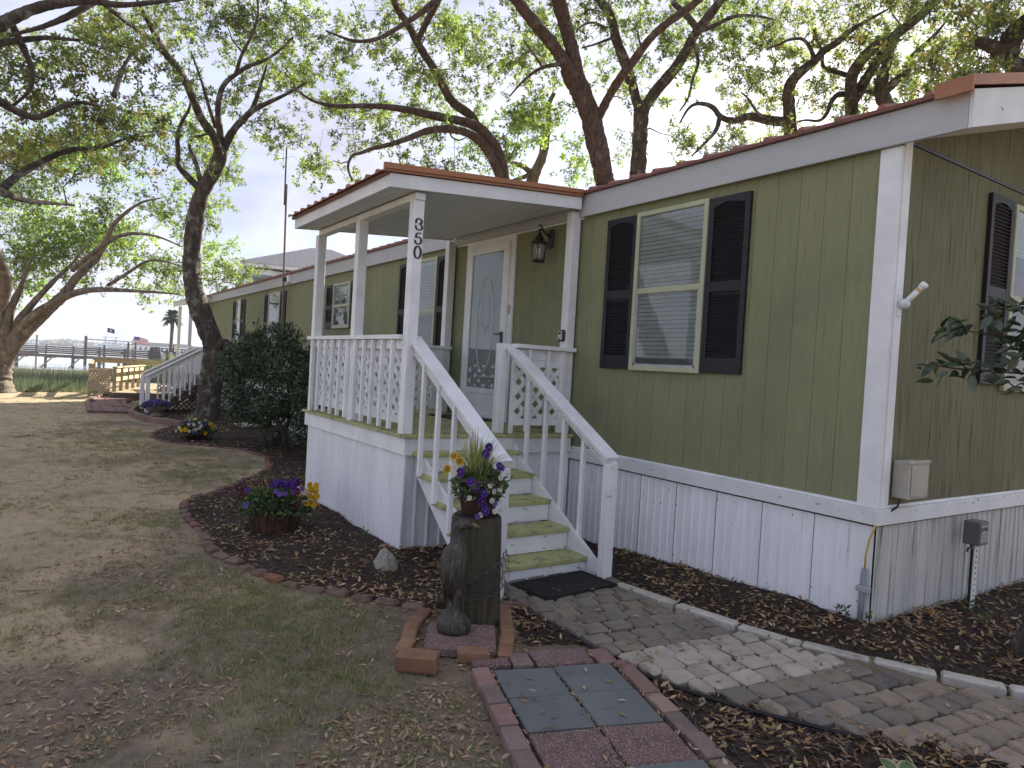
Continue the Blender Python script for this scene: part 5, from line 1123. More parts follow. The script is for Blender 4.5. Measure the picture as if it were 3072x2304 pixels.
for b_ in ((1110, 300, 75, 50, 44), (1150, 230, 70, 50, 40), (1040, 330, 50, 40, 24), (1220, 380, 40, 30, 9), (1270, 330, 30, 40, 8)): T.blob(*b_, 20.5, 24)
T.grow(36, (.07, .11), GB, 1.1, .42)
# thick oak behind the roof
T = Tree('live_oak', 'thickest live oak trunk with brown bark forking behind the roof', (-10.9, 7.4), 'bark_red'); D0 = 18.4
T.trunk(limb(2, [(1710, 1190), (1690, 1080), (1668, 980), (1640, 860), (1612, 740), (1555, 590), (1500, 490), (1480, 430)], D0, D0-.3, .245, .24, .1), 1.15)
T.limb(limb(2, [(1520, 520), (1460, 420), (1390, 320), (1290, 190), (1180, 60), (1120, -20), (1000, -140)], D0-.3, 16.5, .16, .10), 'limb', 12)
T.limb(limb(2, [(1530, 540), (1500, 330), (1470, 220), (1430, 80), (1405, -20), (1370, -160)], D0-.3, 17.5, .18, .14), 'limb', 12)
T.limb(limb(2, [(1625, 830), (1680, 730), (1740, 610), (1830, 470), (1920, 360), (1980, 270), (2080, 170), (2212, 80), (2330, -10)], D0-.1, 17, .115, .07), 'limb', 12)
T.limb(limb(2, [(1410, 415), (1280, 440), (1170, 530), (1090, 625)], 17.8, 17, .05, .02)); T.limb(limb(2, [(1300, 430), (1240, 340), (1180, 260)], 17.5, 17, .03, .015))
for b_ in ((1120, 90, 90, 90, 56), (1230, 50, 70, 60, 20), (1140, 200, 60, 60, 26), (1330, 40, 60, 50, 18), (1080, 180, 40, 60, 16), (1330, 170, 30, 60, 6)): T.blob(*b_, 17.5, 21)
T.ball((-10, 6.5, 11.2), (4.5, 3.2, 1.6), 100)
T.grow(36, (.06, .1), GA)
T = Tree('live_oak', 'grey live oak forking into a wide Y behind the roof', (-10.6, 9.6), 'bark'); D0 = 20.5
T.trunk(limb(2, [(1918, 1140), (1928, 1000), (1938, 820), (1945, 700)], D0, D0, .215, .20, .1), 1.15)
T.limb(limb(2, [(1942, 800), (1930, 700), (1890, 570), (1840, 400), (1780, 260), (1750, 100), (1680, 10), (1600, -90)], D0, 19.5, .15, .10), 'limb', 12)
T.limb(limb(2, [(1942, 800), (1958, 710), (2000, 640), (2090, 530), (2190, 410), (2270, 260), (2320, 180), (2420, 60), (2480, -40)], D0, 19, .16, .09), 'limb', 12)
T.limb(limb(3, [(100, 195), (20, 90), (-60, 20)], 19.2, 18.5, .09, .06)); T.limb(limb(3, [(90, 210), (200, 170), (330, 100), (480, 100), (600, 130)], 19.2, 18, .06, .02))
T.limb(limb(3, [(70, 280), (110, 400), (60, 520), (40, 640), (-20, 720)], 19.4, 18.8, .05, .02)); T.limb(limb(2, [(1770, 240), (1640, 290), (1560, 310)], 19.8, 19, .04, .02))
T.limb(limb(2, [(1720, 190), (1640, 140), (1560, 160), (1520, 210)], 19.7, 19, .04, .02))
for b_ in ((1470, 60, 150, 65, 70), (1390, 180, 60, 60, 20), (1620, 70, 110, 60, 50), (1560, 190, 80, 60, 34), (1350, 330, 40, 60, 10), (1480, 330, 50, 50, 14), (1540, 100, 100, 60, 40)): T.blob(*b_, 19.5, 23.5)
T.ball((-9, 9.5, 12), (4.5, 3, 1.6), 90)
T.grow(36, (.06, .1), GA, 1.05)
T = Tree('live_oak', 'crooked live oak with a long level limb above the roof', (-8.0, 11.1), 'bark'); D0 = 20
T.trunk(limb(3, [(700, 860), (692, 700), (680, 570), (735, 485), (850, 400), (920, 320), (1000, 280), (1080, 200), (1200, 130), (1330, 60)], D0, 18.5, .165, .05, .1), 1.15)
T.limb(limb(3, [(690, 790), (560, 782), (430, 745), (330, 790), (240, 760), (200, 690), (110, 665), (40, 690), (-20, 800)], D0, 18.5, .13, .03)); T.limb(limb(3, [(240, 760), (220, 850), (130, 940), (60, 1010)], 19, 18.6, .06, .02))
T.limb(limb(3, [(860, 390), (800, 250), (700, 250), (620, 290), (540, 320)], 19.2, 18.6, .05, .018)); T.limb(limb(3, [(540, 770), (470, 720), (430, 640), (380, 600)], 19.4, 19, .04, .02))
for b_ in ((1590, 270, 90, 50, 40), (1640, 220, 80, 50, 34), (1750, 60, 90, 60, 44), (1530, 310, 50, 40, 16), (1690, 140, 80, 50, 34), (1500, 370, 40, 30, 10), (1620, 330, 40, 30, 10), (1700, 280, 30, 30, 8)): DENS=.5; T.blob(*b_, 19, 22.5)
T.ball((-6.5, 10.5, 11.3), (4, 3, 1.5), 80)
T.grow(36, (.06, .1), GC)
T = Tree('live_oak', 'dark live oak with steep forks near the gable peak', (-6.9, 11.4), 'bark'); D0 = 19.7
T.trunk(limb(3, [(1098, 760), (1092, 620), (1085, 500), (1160, 380), (1260, 290), (1380, 230), (1500, 130), (1620, 20)], D0, 17.5, .155, .06, .1), 1.15)
T.limb(limb(3, [(1110, 650), (1150, 580), (1200, 490), (1260, 400), (1350, 250), (1450, 180), (1600, 60), (1700, -60)], D0, 17.5, .12, .06)); T.limb(limb(3, [(1085, 495), (980, 460), (900, 440), (910, 330), (870, 270), (850, 190)], 19.4, 18.5, .06, .02))
T.limb(limb(3, [(1075, 610), (1000, 610), (960, 660), (940, 730), (890, 790), (800, 775), (740, 790)], 19.5, 19, .07, .03))
for b_ in ((1800, 160, 90, 60, 50), (1880, 60, 110, 60, 60), (1770, 230, 60, 40, 26), (1850, 240, 50, 40, 18), (1720, 280, 40, 30, 12), (1900, 130, 80, 50, 34)): T.blob(*b_, 18.5, 22)
T.ball((-5, 10.5, 11), (4, 3, 1.5), 80)
T.grow(36, (.06, .095), GC)
T = Tree('live_oak', 'bushy live oak just left of the roof peak at the gable', (-5.8, 10.8), 'bark'); D0 = 18.8
T.trunk(limb(3, [(1325, 690), (1285, 600), (1290, 500), (1330, 400), (1350, 300), (1400, 200)], D0, 18, .16, .06, .1), 1.15)
T.limb(limb(3, [(1295, 600), (1400, 510), (1460, 460), (1480, 370), (1560, 300), (1660, 200), (1720, 120)], D0, 17.5, .10, .035)); T.limb(limb(3, [(1250, 610), (1200, 590), (1140, 610)], D0, 18.6, .06, .04))
for b_ in ((1930, 190, 60, 60, 30), (1980, 90, 80, 70, 44), (1910, 260, 60, 40, 30), (1990, 240, 40, 40, 18), (1960, 285, 50, 25, 18)): T.blob(*b_, 18, 21)
T.grow(36, (.06, .095), GC)
T = Tree('live_oak', 'dark live oak limb overhanging the gable peak at the frame edge', (-.4, 7.6), 'bark'); D0 = 13.2
A = limb(3, [(2420, 640), (2320, 560), (2212, 470), (2120, 400), (2070, 340), (1990, 290), (1920, 270)], D0, 12, .20, .06); T.trunk(A, 1.3)
T.limb(limb(3, [(2100, 350), (2130, 240), (2220, 150), (2320, 40)], 12.5, 12, .15, .08))
for b_ in ((2080, 190, 110, 50, 90), (2140, 90, 90, 80, 90), (1990, 40, 90, 50, 50), (2150, 220, 60, 30, 36), (2200, 30, 60, 40, 30), (2000, 140, 40, 50, 16)): T.blob(*b_, 12, 15)
T.ball((.5, 7.5, 9.2), (4, 3, 1.5), 60); T.ball((5.2, 5.2, 6.2), (3.2, 3.4, 1.8), 170)  # the second, right-hand mass is added out of view to keep skylight off the gable
T.grow(36, (.05, .085), GC)
# ------------------------------------------------------------------ shrubs and the camellia
def shrub(nm, lab, base, c_, r_, n, pal, ln, stems):
    o = thing(nm, lab, 'shrub', (*base, 0), 'dark green shrubs by the porch')
    d = rdir(n); lump = 1+.13*np.sin(d[:, 0]*5+1)*np.sin(d[:, 1]*6)+.10*np.sin(d[:, 2]*7+d[:, 0]*4); r = rng.uniform(.35, 1, (n, 1))**.45
    P = d*r*lump[:, None]; hole = np.sin(P[:, 0]*6.1+1)*np.sin(P[:, 1]*7.3+2)*np.sin(P[:, 2]*6.7)+.35*np.sin(P[:, 0]*13)*np.sin(P[:, 2]*15+P[:, 1]*9); keep = hole > -.22; d, P = d[keep], P[keep]; n = len(P)
    P = np.array(c_)-[base[0], base[1], 0]+P*np.array(r_); D = unit(d*.8+rng.normal(0, .6, (n, 3))+[0, 0, .15])
    ns_ = n//260; sd_ = rdir(ns_); sd_[:, 2] = abs(sd_[:, 2])*.8+.1; sh = np.repeat(np.array(c_)-[base[0], base[1], 0]+sd_*np.array(r_)*.95, 14, 0)+np.repeat(unit(sd_+[0, 0, .6])*rng.uniform(.12, .34, (ns_, 1)), 14, 0)*np.tile(np.linspace(0, 1, 14), ns_)[:, None]
    P = np.vstack([P, sh]); D = np.vstack([D, unit(np.repeat(sd_, 14, 0)*.5+rng.normal(0, .6, (len(sh), 3))+[0, 0, .4])]); d = np.vstack([d, np.repeat(sd_, 14, 0)]); n = len(P); L_ = rng.uniform(*ln, n)
    V, F = leaf_arrays(P, D, unit(d+rng.normal(0, .5, (n, 3))+[0, 0, .5]), L_, L_*rng.uniform(.34, .45, n), .15); pal = np.array(pal)
    put('foliage', npmesh('foliage', V, F, MT['shrubleaf'], np.repeat(pal[rng.integers(0, len(pal), n)]*rng.uniform(.55, 1.4, (n, 1)), 4, 0)), o)
    for st_ in stems: B().tube(np.array(st_)[:, :3]-[base[0], base[1], 0], np.array(st_)[:, 3], 8).put('stem', MT['bark'], o, smooth=True)
    return o
SH = [(.026, .055, .017), (.034, .068, .02), (.02, .043, .014), (.045, .085, .026)]
bx_, by_ = -10.25, -.98
shrub('evergreen_shrub', 'large rounded dark evergreen shrub between porch and twisted oak', (bx_, by_), (-11.0, -1.17, 1.28), (1.35, .84, .98), 26000, SH, (.05, .09),
      [[(bx_, by_, -.05, .055), (bx_-.12, by_-.05, .3, .05), (bx_-.05, by_-.22, .6, .04), (bx_-.4, by_-.35, 1.0, .025)], [(bx_-.1, by_-.05, .28, .04), (bx_-.35, by_+.1, .6, .03), (bx_-.7, by_, 1.1, .02)], [(bx_-.06, by_-.15, .5, .03), (bx_+.05, by_+.0, .8, .02), (bx_+.1, by_-.1, 1.2, .015)], [(bx_-.4, by_-.3, -.02, .03), (bx_-.5, by_-.35, .5, .025), (bx_-.6, by_-.4, 1., .02)]])
shrub('evergreen_shrub', 'narrow dark shrub tucked against the porch corner post', (-9.1, -.85), (-9.15, -.95, .95), (.5, .30, .75), 6000, [(.04, .065, .028), (.05, .08, .035), (.03, .05, .022)], (.05, .09), [[(-9.1, -.85, -.05, .03), (-9.1, -.9, .4, .025), (-9.15, -.95, .9, .015)]])
# little plants under the shrub
fern = thing('bed_plant', 'small pale leafy plant under the evergreen shrub', 'plant', (-11.0, -1.0, 0)); V, F, C = archgrass(40, .05, .35, .35, [(.10, .13, .06), (.07, .10, .045)], .03, 5); put('leaves', npmesh('leaves', V, F, MT['blade'], C), fern)
cam_ = thing('camellia_tree', 'small glossy-leaved tree leaning in front of the gable window', 'tree', (.62, .78, 0))
base = np.array([.62, .78, 0.])
Tk = np.array([(.62, .78, -.05), (.66, .77, .12), (.78, .74, .32), (1.0, .66, .52), (1.12, .60, .75), (1.10, .58, 1.05), (1.16, .52, 1.4), (1.3, .42, 1.75), (1.35, .35, 2.1), (1.3, .3, 2.5)])
B().tube(smooth(Tk)-base, np.linspace(.105, .03, len(smooth(Tk))), 12).put('trunk', MT['bark'], cam_, smooth=True)
B().tube(np.array([(1.10, .59, .9), (1.0, .58, 1.0), (.93, .56, 1.02)])-base, [.04, .035, .03], 8).put('cut_stub', MT['bark'], cam_, smooth=True)
V = []; F = []
for i in range(7):
    t_ = i/6; ww = .5*math.sin(math.pi*t_**.85)*.42
    for q in (-1, 0, 1): V.append((t_, q*ww, .09*abs(q)*(1 if 0 < i < 6 else 0)-.22*t_*t_))
F = [(i*3+q, i*3+q+1, i*3+q+4, i*3+q+3) for i in range(6) for q in range(2)]
lmesh = [npmesh('leaf', V, F, MT['shrubleaf'], np.tile(c_, (len(V), 1)), True) for c_ in ((.035, .062, .028), (.026, .05, .022), (.05, .078, .03), (.10, .11, .03))]
tips = [((1.28, .4, 1.85), [(1.0, .2, 1.88), (.75, .0, 1.9), (.55, -.14, 1.9), (.40, -.22, 1.92)], 34), ((1.3, .38, 2.0), [(1.05, .15, 2.05), (.8, -.03, 2.1), (.62, -.13, 2.12), (.47, -.2, 2.15)], 36), ((1.32, .35, 2.15), [(1.1, .12, 2.22), (.85, -.04, 2.28), (.66, -.12, 2.27)], 34), ((1.28, .4, 1.85), [(1.05, .2, 1.82), (.85, .05, 1.93), (.78, -.02, 2.0)], 30), ((1.3, .38, 2.0), [(1.1, .2, 1.95), (.95, .05, 2.05), (.86, -.02, 2.12)], 26), ((1.28, .42, 1.8), [(1.05, .28, 1.65), (.85, .12, 1.72), (.7, .02, 1.85)], 10)]
for st_, way, n in tips:
    A = smooth(np.array([st_]+way)); B().tube(A-base, np.linspace(.014, .003, len(A)), 6).put('branch', MT['bark'], cam_, smooth=True)
    for _ in range(int(n*1.6)):
        i = random.randrange(len(A)//3, len(A)); p_ = A[i]-base+rng.normal(0, .035, 3); d = A[min(i+1, len(A)-1)]-A[i-1]; d = d/np.linalg.norm(d)*.6+rng.normal(0, .6, 3); d[2] += .05
        s = random.uniform(.075, .115); e = (Vector(d).to_track_quat('X', 'Z') @ __import__('mathutils').Quaternion((1, 0, 0), random.uniform(-1.5, 1.5))).to_euler(); put('leaf', random.choice(lmesh[:3] if random.random() < .93 else lmesh), cam_, p_, e, (s, s, s))
# ------------------------------------------------------------------ far porch with side steps
fpch = thing('side_porch', 'small far porch with grey-white stair rail descending toward the drive', 'porch', (0, 0, 0))
def pb(nm, m, *a, bev=.004): return B().box(*a, bev).put(nm, MT[m], fpch)
FZ = .93
mfd = B().box(0, .14, -1.0, -.42, FZ-.03, FZ, .003).mesh('deck_board', MT['oldwood'])
x = -23.0
while x < -18.25: put('deck_board', mfd, fpch, (x, 0, 0)); x += .145
pb('rim_board', 'brown', -23., -18.2, -1.03, -1.0, FZ-.2, FZ-.031)
for xx in (-23.15, -25.4): pb('post', 'white', xx, xx+.1, -.72, -.62, 0, 3.30)
pb('post', 'white', -18.35, -18.25, -1.02, -.92, 0, 1.86)
zr = lambda y: 3.60+(y)*(.19/.85)
b = B().prism([(-.85, zr(-.85)-.12), (-.07, zr(-.07)-.12), (-.07, zr(-.07)), (-.85, zr(-.85))], -25.5, -23.0, 0); b.put('roof_deck', MT['soffit'], fpch)
B().prism([(-.89, zr(-.89)+.005), (-.1, zr(-.1)+.005), (-.1, zr(-.1)+.04), (-.89, zr(-.89)+.04)], -25.55, -22.95, 0).put('roof', MT['galv'], fpch)
B().box(-25.5, -23.0, -.875, -.852, zr(-.85)-.14, zr(-.85)+.004).put('fascia', MT['white'], fpch)
pb('rail_cap', 'white', -22.3, -19.5, -.88, -.76, 1.82, 1.86) ; pb('rail_cap', 'white', -18.36, -18.2, -1.04, -.7, 1.821, 1.859)
mfb = B().box(-.02, .02, -.02, .02, 0, .80, .003).mesh('baluster', MT['white'])
x = -22.1
while x < -19.6: put('baluster', mfb, fpch, (x, -.84, 1.02)); x += .2
for yy in (-.86, -.74): put('baluster', mfb, fpch, (-18.27, yy, 1.02))
pb('kick_board', 'white', -18.33, -18.22, -.91, -.6, .94, 1.05)
FT = [(-2.28, .17), (-2.02, .32), (-1.76, .48), (-1.52, .64), (-1.28, .80)]
for yy, zz in FT:
    pb('tread', 'oldwood', -19.45, -18.16, yy-.04, yy+.26, zz-.04, zz); pb('riser', 'brown', -19.4, -18.22, yy, yy+.02, zz-.16, zz-.041)
B().prism([(-2.36, .0), (-2.30, .13), (-2.0, .28), (-1.26, .75), (-1.1, .89), (-1.1, .62), (-2.1, .0)], -18.21, -18.17, 0).put('stringer', MT['brown'], fpch)
B().prism([(-2.36, .0), (-2.30, .13), (-2.0, .28), (-1.26, .75), (-1.1, .89), (-1.1, .62), (-2.1, .0)], -19.44, -19.40, 0).put('stringer', MT['brown'], fpch)
for xx in (-18.2, -19.42):
    B().bar((xx, -2.47, .985), (xx, -1.06, 1.815), .14, .035, (0, 0, 1), .004).put('handrail', MT['white'], fpch)
    B().bar((xx, -2.45, .91), (xx, -1.08, 1.725), .04, .09, (0, 0, 1), .003).put('rail', MT['white'], fpch)
    pb('newel', 'white', xx-.05, xx+.05, -2.46, -2.36, -.05, .95)
    for yy, zz in FT[1:]:
        for q in (-.0, .13):
            zt_ = .985+(yy+q+2.47)*.5887-.05; B().box(xx+.0, xx+.04, yy+q-.02, yy+q+.02, zz-.02-(.1 if q else 0), zt_).put('baluster', MT['white'], fpch)
# lattice under the side of the steps
lf = B().box(-18.235, -18.225, -1.12, -.03, .72, .76).put('lattice_frame', MT['brown'], fpch); b = B()
for k in range(-12, 14):
    for sg in (-1, 1):
        c_ = k*.13; pts = [(-1.9+c_+sg*z_*1., z_) for z_ in (0, .72)]
        (y0_, z0_), (y1_, z1_) = pts
        def clip(t_): return (y0_+(y1_-y0_)*t_, .72*t_)
        ts = [t_ for t_ in np.linspace(0, 1, 30) if -2.0 < clip(t_)[0] < -.05 and clip(t_)[1] < .02+(clip(t_)[0]+2.05)*.62+.0]
        if len(ts) > 2: b.bar((-18.23+.004*sg, *clip(ts[0])), (-18.23+.004*sg, *clip(ts[-1])), .006, .04, (0, 0, 1))
tag(b.put('lattice_bank', MT['brown'], lf), kind='stuff')
# ------------------------------------------------------------------ red brick patio
pt = tag(bpy.data.objects.new('brick_patio', None), 'red brick patio path leading to the wooden deck', kind='structure'); link(pt)
poly = [(-18.0, -3.68), (-18.2, -2.76), (-19.2, -2.72), (-20.4, -2.78), (-21.3, -2.72), (-22.0, -2.5), (-22.6, -2.4), (-25.2, -1.8), (-25.3, -2.72), (-23.2, -3.3), (-21.6, -3.52)]
pmz = [brickmesh('brick', (.145, .145, .03), MT['brick_pink'], .006, .002), brickmesh('brick', (.145, .145, .03), MT['brick_red'], .006, .002)]
for i in range(26):
    for j in range(8):
        q = np.array([[-18.2-.3*i, -3.55+.3*j]])
        if inpoly(q, poly)[0]: put('brick', pmz[0 if random.random() < .8 else 1], pt, (q[0, 0], q[0, 1], .035+random.uniform(-.004, .004)), (0, 0, random.uniform(-.02, .02)))
B().prism(poly, -.05, .03, 2).put('bedding', MT['brick_pink'], pt)
bmr = [brickmesh('brick', (.10, .05, .05), MT['brick_pink'], .01, .003)]
for ln_ in ([(-18.0, -3.72), (-19.6, -3.68), (-21.6, -3.56), (-23.2, -3.34), (-25.3, -2.76)], [(-19.2, -2.69), (-20.4, -2.74), (-21.3, -2.68), (-22.0, -2.46)]): lay(pt, bmr, ln_, .21, .05)
# ------------------------------------------------------------------ wooden deck with rails by the marsh
wd = thing('wooden_deck', 'tan lumber deck with railings and lattice at the marsh edge', 'deck', (0, 0, 0))
mdk = B().box(0, .14, -2.85, -.3, .20, .235, .003).mesh('deck_board', MT['lumber'])
x = -30.6
while x < -23.3: put('deck_board', mdk, wd, (x, 0, 0)); x += .146
B().box(-30.6, -23.2, -2.87, -2.83, .02, .20).put('rim_board', MT['oldwood'], wd); B().box(-23.22, -23.18, -2.83, -.3, .02, .233).put('rim_board', MT['oldwood'], wd)
def drail(a, b_, z0, hz, n, two=True):
    a = np.array(a, float); b_ = np.array(b_, float)
    for k in range(n+1):
        q = a+(b_-a)*k/n; B().box(q[0]-.05, q[0]+.05, q[1]-.05, q[1]+.05, z0-.35, z0+hz).put('post', MT['lumber'], wd)
    B().bar((*a, z0+hz+.02), (*b_, z0+hz+.02), .15, .04, (0, 0, 1)).put('rail_cap', MT['lumber'], wd)
    B().bar((*a, z0+hz*.52), (*b_, z0+hz*.52), .04, .13, (0, 0, 1)).put('rail', MT['lumber'], wd)
    if two: B().bar((*a, z0+hz-.1), (*b_, z0+hz-.1), .04, .12, (0, 0, 1)).put('rail', MT['lumber'], wd)
drail((-23.6, -2.78), (-28.2, -1.45), .235, .78, 5); drail((-24.5, -3.42), (-30.3, -3.08), .2, .86, 5); drail((-30.5, -3.0), (-30.5, -.4), .235, .95, 3)
drail((-23.4, -.5), (-26.2, -.5), .235, .85, 3)
def dlat(a, b_, z0, z1):
    a = np.array([*a, 0.]); b_ = np.array([*b_, 0.]); wv = b_-a; w_ = np.linalg.norm(wv); du = wv/w_; h = z1-z0
    f = B().bar(a+[0, 0, z0+.04], b_+[0, 0, z0+.04], .03, .09).put('lattice_frame', MT['lumber'], wd); B().bar(a+[0, 0, z1-.04], b_+[0, 0, z1-.04], .03, .09).put('lattice_frame', MT['lumber'], wd)
    for s_ in (1, -1):
        for k in range(-8, 14):
            c_ = k*.13; lo_ = max(0, c_ if s_ > 0 else c_-h); hi_ = min(w_, c_+h if s_ > 0 else c_)
            if hi_-lo_ > .03:
                zf_ = (lambda q: q-c_) if s_ > 0 else (lambda q: c_-q)
                B().bar(a+du*lo_+[0, 0, z0+zf_(lo_)], a+du*hi_+[0, 0, z0+zf_(hi_)], .02+.004*s_, .045).put('lattice_strip', MT['lumber'], f)
dlat((-24.4, -3.46), (-23.80, -2.88), .22, .92); dlat((-23.35, -1.55), (-23.35, -.55), .30, .95)
# ------------------------------------------------------------------ marsh grass
P = np.stack([-27.6-rng.beta(1., 2.6, 62000)*46, rng.uniform(-13, 12, 62000)], -1); P = P[(P[:, 1] < 4.4)|(P[:, 0] < -40)]; P = P[(P[:, 0] < -31.2)|(P[:, 1] < -3.5)|(P[:, 1] > 0)]
xs_ = -26.6-.8*np.sin(P[:, 1]*.35+1); P = P[(P[:, 0] < xs_-1.5)|(P[:, 1] > 3)]
MG = [(.065, .10, .042), (.08, .12, .05), (.05, .08, .035), (.12, .145, .065), (.16, .16, .085)]
arr1 = blades(P, height(P[:, 0], P[:, 1])-.05, (.45, .85), (.014, .03), MG, .18)
P2 = np.stack([-27.2-rng.uniform(0, 1.2, 2500), rng.uniform(-11, -3, 2500)], -1); arr2 = blades(P2, height(P2[:, 0], P2[:, 1]), (.08, .3), (.01, .02), [(.30, .26, .14), (.25, .24, .12), (.16, .17, .08)], .4)
P3 = np.stack([rng.uniform(-100, -60, 9000), rng.uniform(5, 16, 9000)], -1); arr3 = blades(P3, height(P3[:, 0], P3[:, 1]), (.5, 1.3), (.05, .12), [(.14, .19, .05), (.18, .22, .06), (.10, .14, .05)], .25)
multi('marsh_grass', 'dense green marsh grass between the drive and the pier', 'marsh grass', [arr1, arr2, arr3], MT['blade'])
# ------------------------------------------------------------------ pier
pier = thing('boardwalk_pier', 'long weathered wooden boardwalk pier on pilings across the marsh', 'pier', (0, 0, 0))
px = lambda y: -102.-.08*(y+6)
PW, OW = MT['pilewood'], MT['oldwood']
def pbar(nm, y0, y1, z, w_, h, dx=0., m=OW): B().bar((px(y0)+dx, y0, z), (px(y1)+dx, y1, z), w_, h).put(nm, m, pier)
YS = np.arange(-16, 14.1, 2.9)
for a, b_ in zip(YS[:-1], YS[1:]):
    pbar('deck', a, b_, .16, 1.7, .06); pbar('stringer', a, b_, -.02, .1, .28, .8); pbar('stringer', a, b_, -.02, .1, .28, -.8)
    for dx in (.82, -.82):
        pbar('rail_cap', a, b_, 1.34, .18, .06, dx)
        for z_ in (.40, .64, .88, 1.12): pbar('rail', a, b_, z_, .05, .185, dx)
for y_ in YS:
    for dx in (.88, -.88):
        B().tube([(px(y_)+dx, y_, -2.4), (px(y_)+dx, y_, .1)], .15, 8).put('piling', PW, pier); B().box(px(y_)+dx-.06, px(y_)+dx+.06, y_-.07, y_+.07, -.1, 1.32).put('rail_post', OW, pier)
    B().bar((px(y_)+.95, y_-.1, -.2), (px(y_)+.95, y_+1.1, -.15), .08, .16).put('brace', OW, pier); B().bar((px(y_)+1.0, y_-.6, -1.6), (px(y_)+1.0, y_+.75, -.12), .08, .18).put('brace', MT['lumber'], pier)
    B().bar((px(y_), y_, -.22), (px(y_)+.01, y_+.01, -.22), .3, .2).put('cap_beam', PW, pier)
    if random.random() < .5: B().tube([(px(y_)-6, y_+.9, -2.4), (px(y_)-6, y_+.9, random.uniform(1.5, 2.3))], .14, 8).put('mooring_pile', PW, pier)
def far(az, tanv, D):      # place on the bearing measured from -X, D metres away
    a = R_(az); return np.array([CAM[0]-D*math.cos(a), CAM[1]+D*math.sin(a), 1.75+tanv*D])
gz = thing('pier_shelter', 'white-roofed shelter on posts at the left end of the pier', 'shelter', tuple(far(-.9, 0, 112)[:2])+(0,))
B().lathe([(1.9, 2.55), (1.95, 2.62), (.1, 3.2)], 4).put('roof', MT['fwhite'], gz)
for sx_ in (-1, 1):
    for sy_ in (-1, 1): B().box(sx_*1.1-.1, sx_*1.1+.1, sy_*1.1-.1, sy_*1.1+.1, -2, 2.56).put('post', MT['lumber'], gz)
B().box(-1.4, 1.4, -1.4, 1.4, .0, .2).put('deck', OW, gz)
# dark board fence and steps by the palm
fe = thing('dark_fence', 'dark brown board fence and rails beyond the marsh by the palm', 'fence', tuple(far(7.7, 0, 92)[:2])+(0,))
for k in range(7): B().box(-.04, .04, -1.9+k*.15, -1.78+k*.15, .3, 1.85).put('board', MT['brown'], fe)
for k in range(6): B().box(-.06, .06, -.8+k*.62, -.7+k*.62, .1, 1.75).put('post', MT['brown'], fe)
for z_ in (1.72, 1.35): B().box(-.05, .05, -.8, 2.4, z_-.05, z_+.05).put('rail', MT['brown'], fe)
for k in range(6): B().bar((.1, -.75+k*.5, 1.3), (.1, -.45+k*.5, .45), .1, .22).put('leaning_board', MT['oldwood'] if k % 2 else MT['fwhite'], fe)
# palm
pl = thing('cabbage_palm', 'lone cabbage palm with a tall trunk beyond the marsh', 'palm tree', tuple(far(7.85, 0, 95)[:2])+(.2,))
B().tube([(0, 0, -.3), (.02, .02, 1.5), (.0, .05, 3.4), (0, .06, 5.2)], [.26, .21, .2, .24], 10).put('trunk', MT['oldwood'], pl, smooth=True)
V = []; F = []; C = []
for k in range(46):
    a = random.uniform(0, 6.283); el = random.uniform(-.75, 1.2); l = random.uniform(.85, 1.25)
    for q in range(11):
        b2 = a+(q-5)*.13; e2 = el+random.uniform(-.12, .12); p0 = np.array([math.cos(a)*.35*math.cos(el), math.sin(a)*.35*math.cos(el), .35*math.sin(el)]); d = np.array([math.cos(b2)*math.cos(e2), math.sin(b2)*math.cos(e2), math.sin(e2)]); tip = p0+d*l-np.array([0, 0, .28*l*l]); s2 = np.array([-math.sin(b2), math.cos(b2), 0])*.08; i0 = len(V)
        m2 = p0+d*l*.55; V += [p0, m2-s2, tip, m2+s2]; F.append((i0, i0+1, i0+2, i0+3)); c_ = np.array([.05, .075, .035])*random.uniform(.6, 1.5); C += [c_]*4
put('fronds', npmesh('fronds', V, F, MT['blade'], C), pl, (0, .06, 5.3))
# flags
def flag(nm, lab, az, tt, D, hgt, L_, kind):
    p_ = far(az, tt, D); o = thing(nm, lab, 'flag', (p_[0], p_[1], 0)); top = p_[2]
    B().tube([(0, 0, -1.5), (0, 0, top)], .03, 8).put('pole', MT['fwhite'], o)
    def cloth(nm_, u0, u1, v0, v1, mt, off=0.):
        V = []; n = 10
        for i in range(n+1):
            u_ = u0+(u1-u0)*i/n
            for v_ in (v0, v1): V.append((off-.12*math.sin(u_*5.2)*u_, .05+u_*L_*.93, top-.05-(1-v_)*hgt-.22*u_*u_*L_*.9))
        B().add(V, [(2*i, 2*i+2, 2*i+3, 2*i+1) for i in range(n)]).put(nm_, mt, o)
    if kind == 'us':
        red, wht, blu = [mat('flag_'+k, c_, rough=.8) for k, c_ in (('red', (.50, .04, .05)), ('white', (.75, .74, .75)), ('blue', (.03, .05, .19)))]
        for k in range(13): cloth('stripe', 0 if k > 6 else .4, 1, 1-(k+1)/13, 1-k/13, red if k % 2 == 0 else wht)
        cloth('canton', 0, .4, 1-7/13, 1, blu)
        V = []; F = []
        for r in range(5):
            for c_ in range(6):
                u_ = .04+c_*.064; v_ = .95-r*.095; i0 = len(V); y_ = .05+u_*L_*.93; z_ = top-.05-(1-v_)*hgt-.22*u_*u_*L_*.9; x_ = .012-.12*math.sin(u_*5.2)*u_
                V += [(x_, y_-.02, z_-.02), (x_, y_+.02, z_-.02), (x_, y_, z_+.025)]; F.append((i0, i0+1, i0+2))
        B().add(V, F).put('stars', wht, o)
    else:
        cloth('field', 0, 1, 0, 1, mat('flag_navy', (.03, .03, .10), rough=.8)); cloth('emblem', .3, .62, .35, .7, mat('flag_pale', (.55, .55, .6), rough=.8), .014)
flag('national_flag', 'small red, white and blue striped flag flying over the pier', 5.42, .0131, 120, .95, 2.1, 'us')
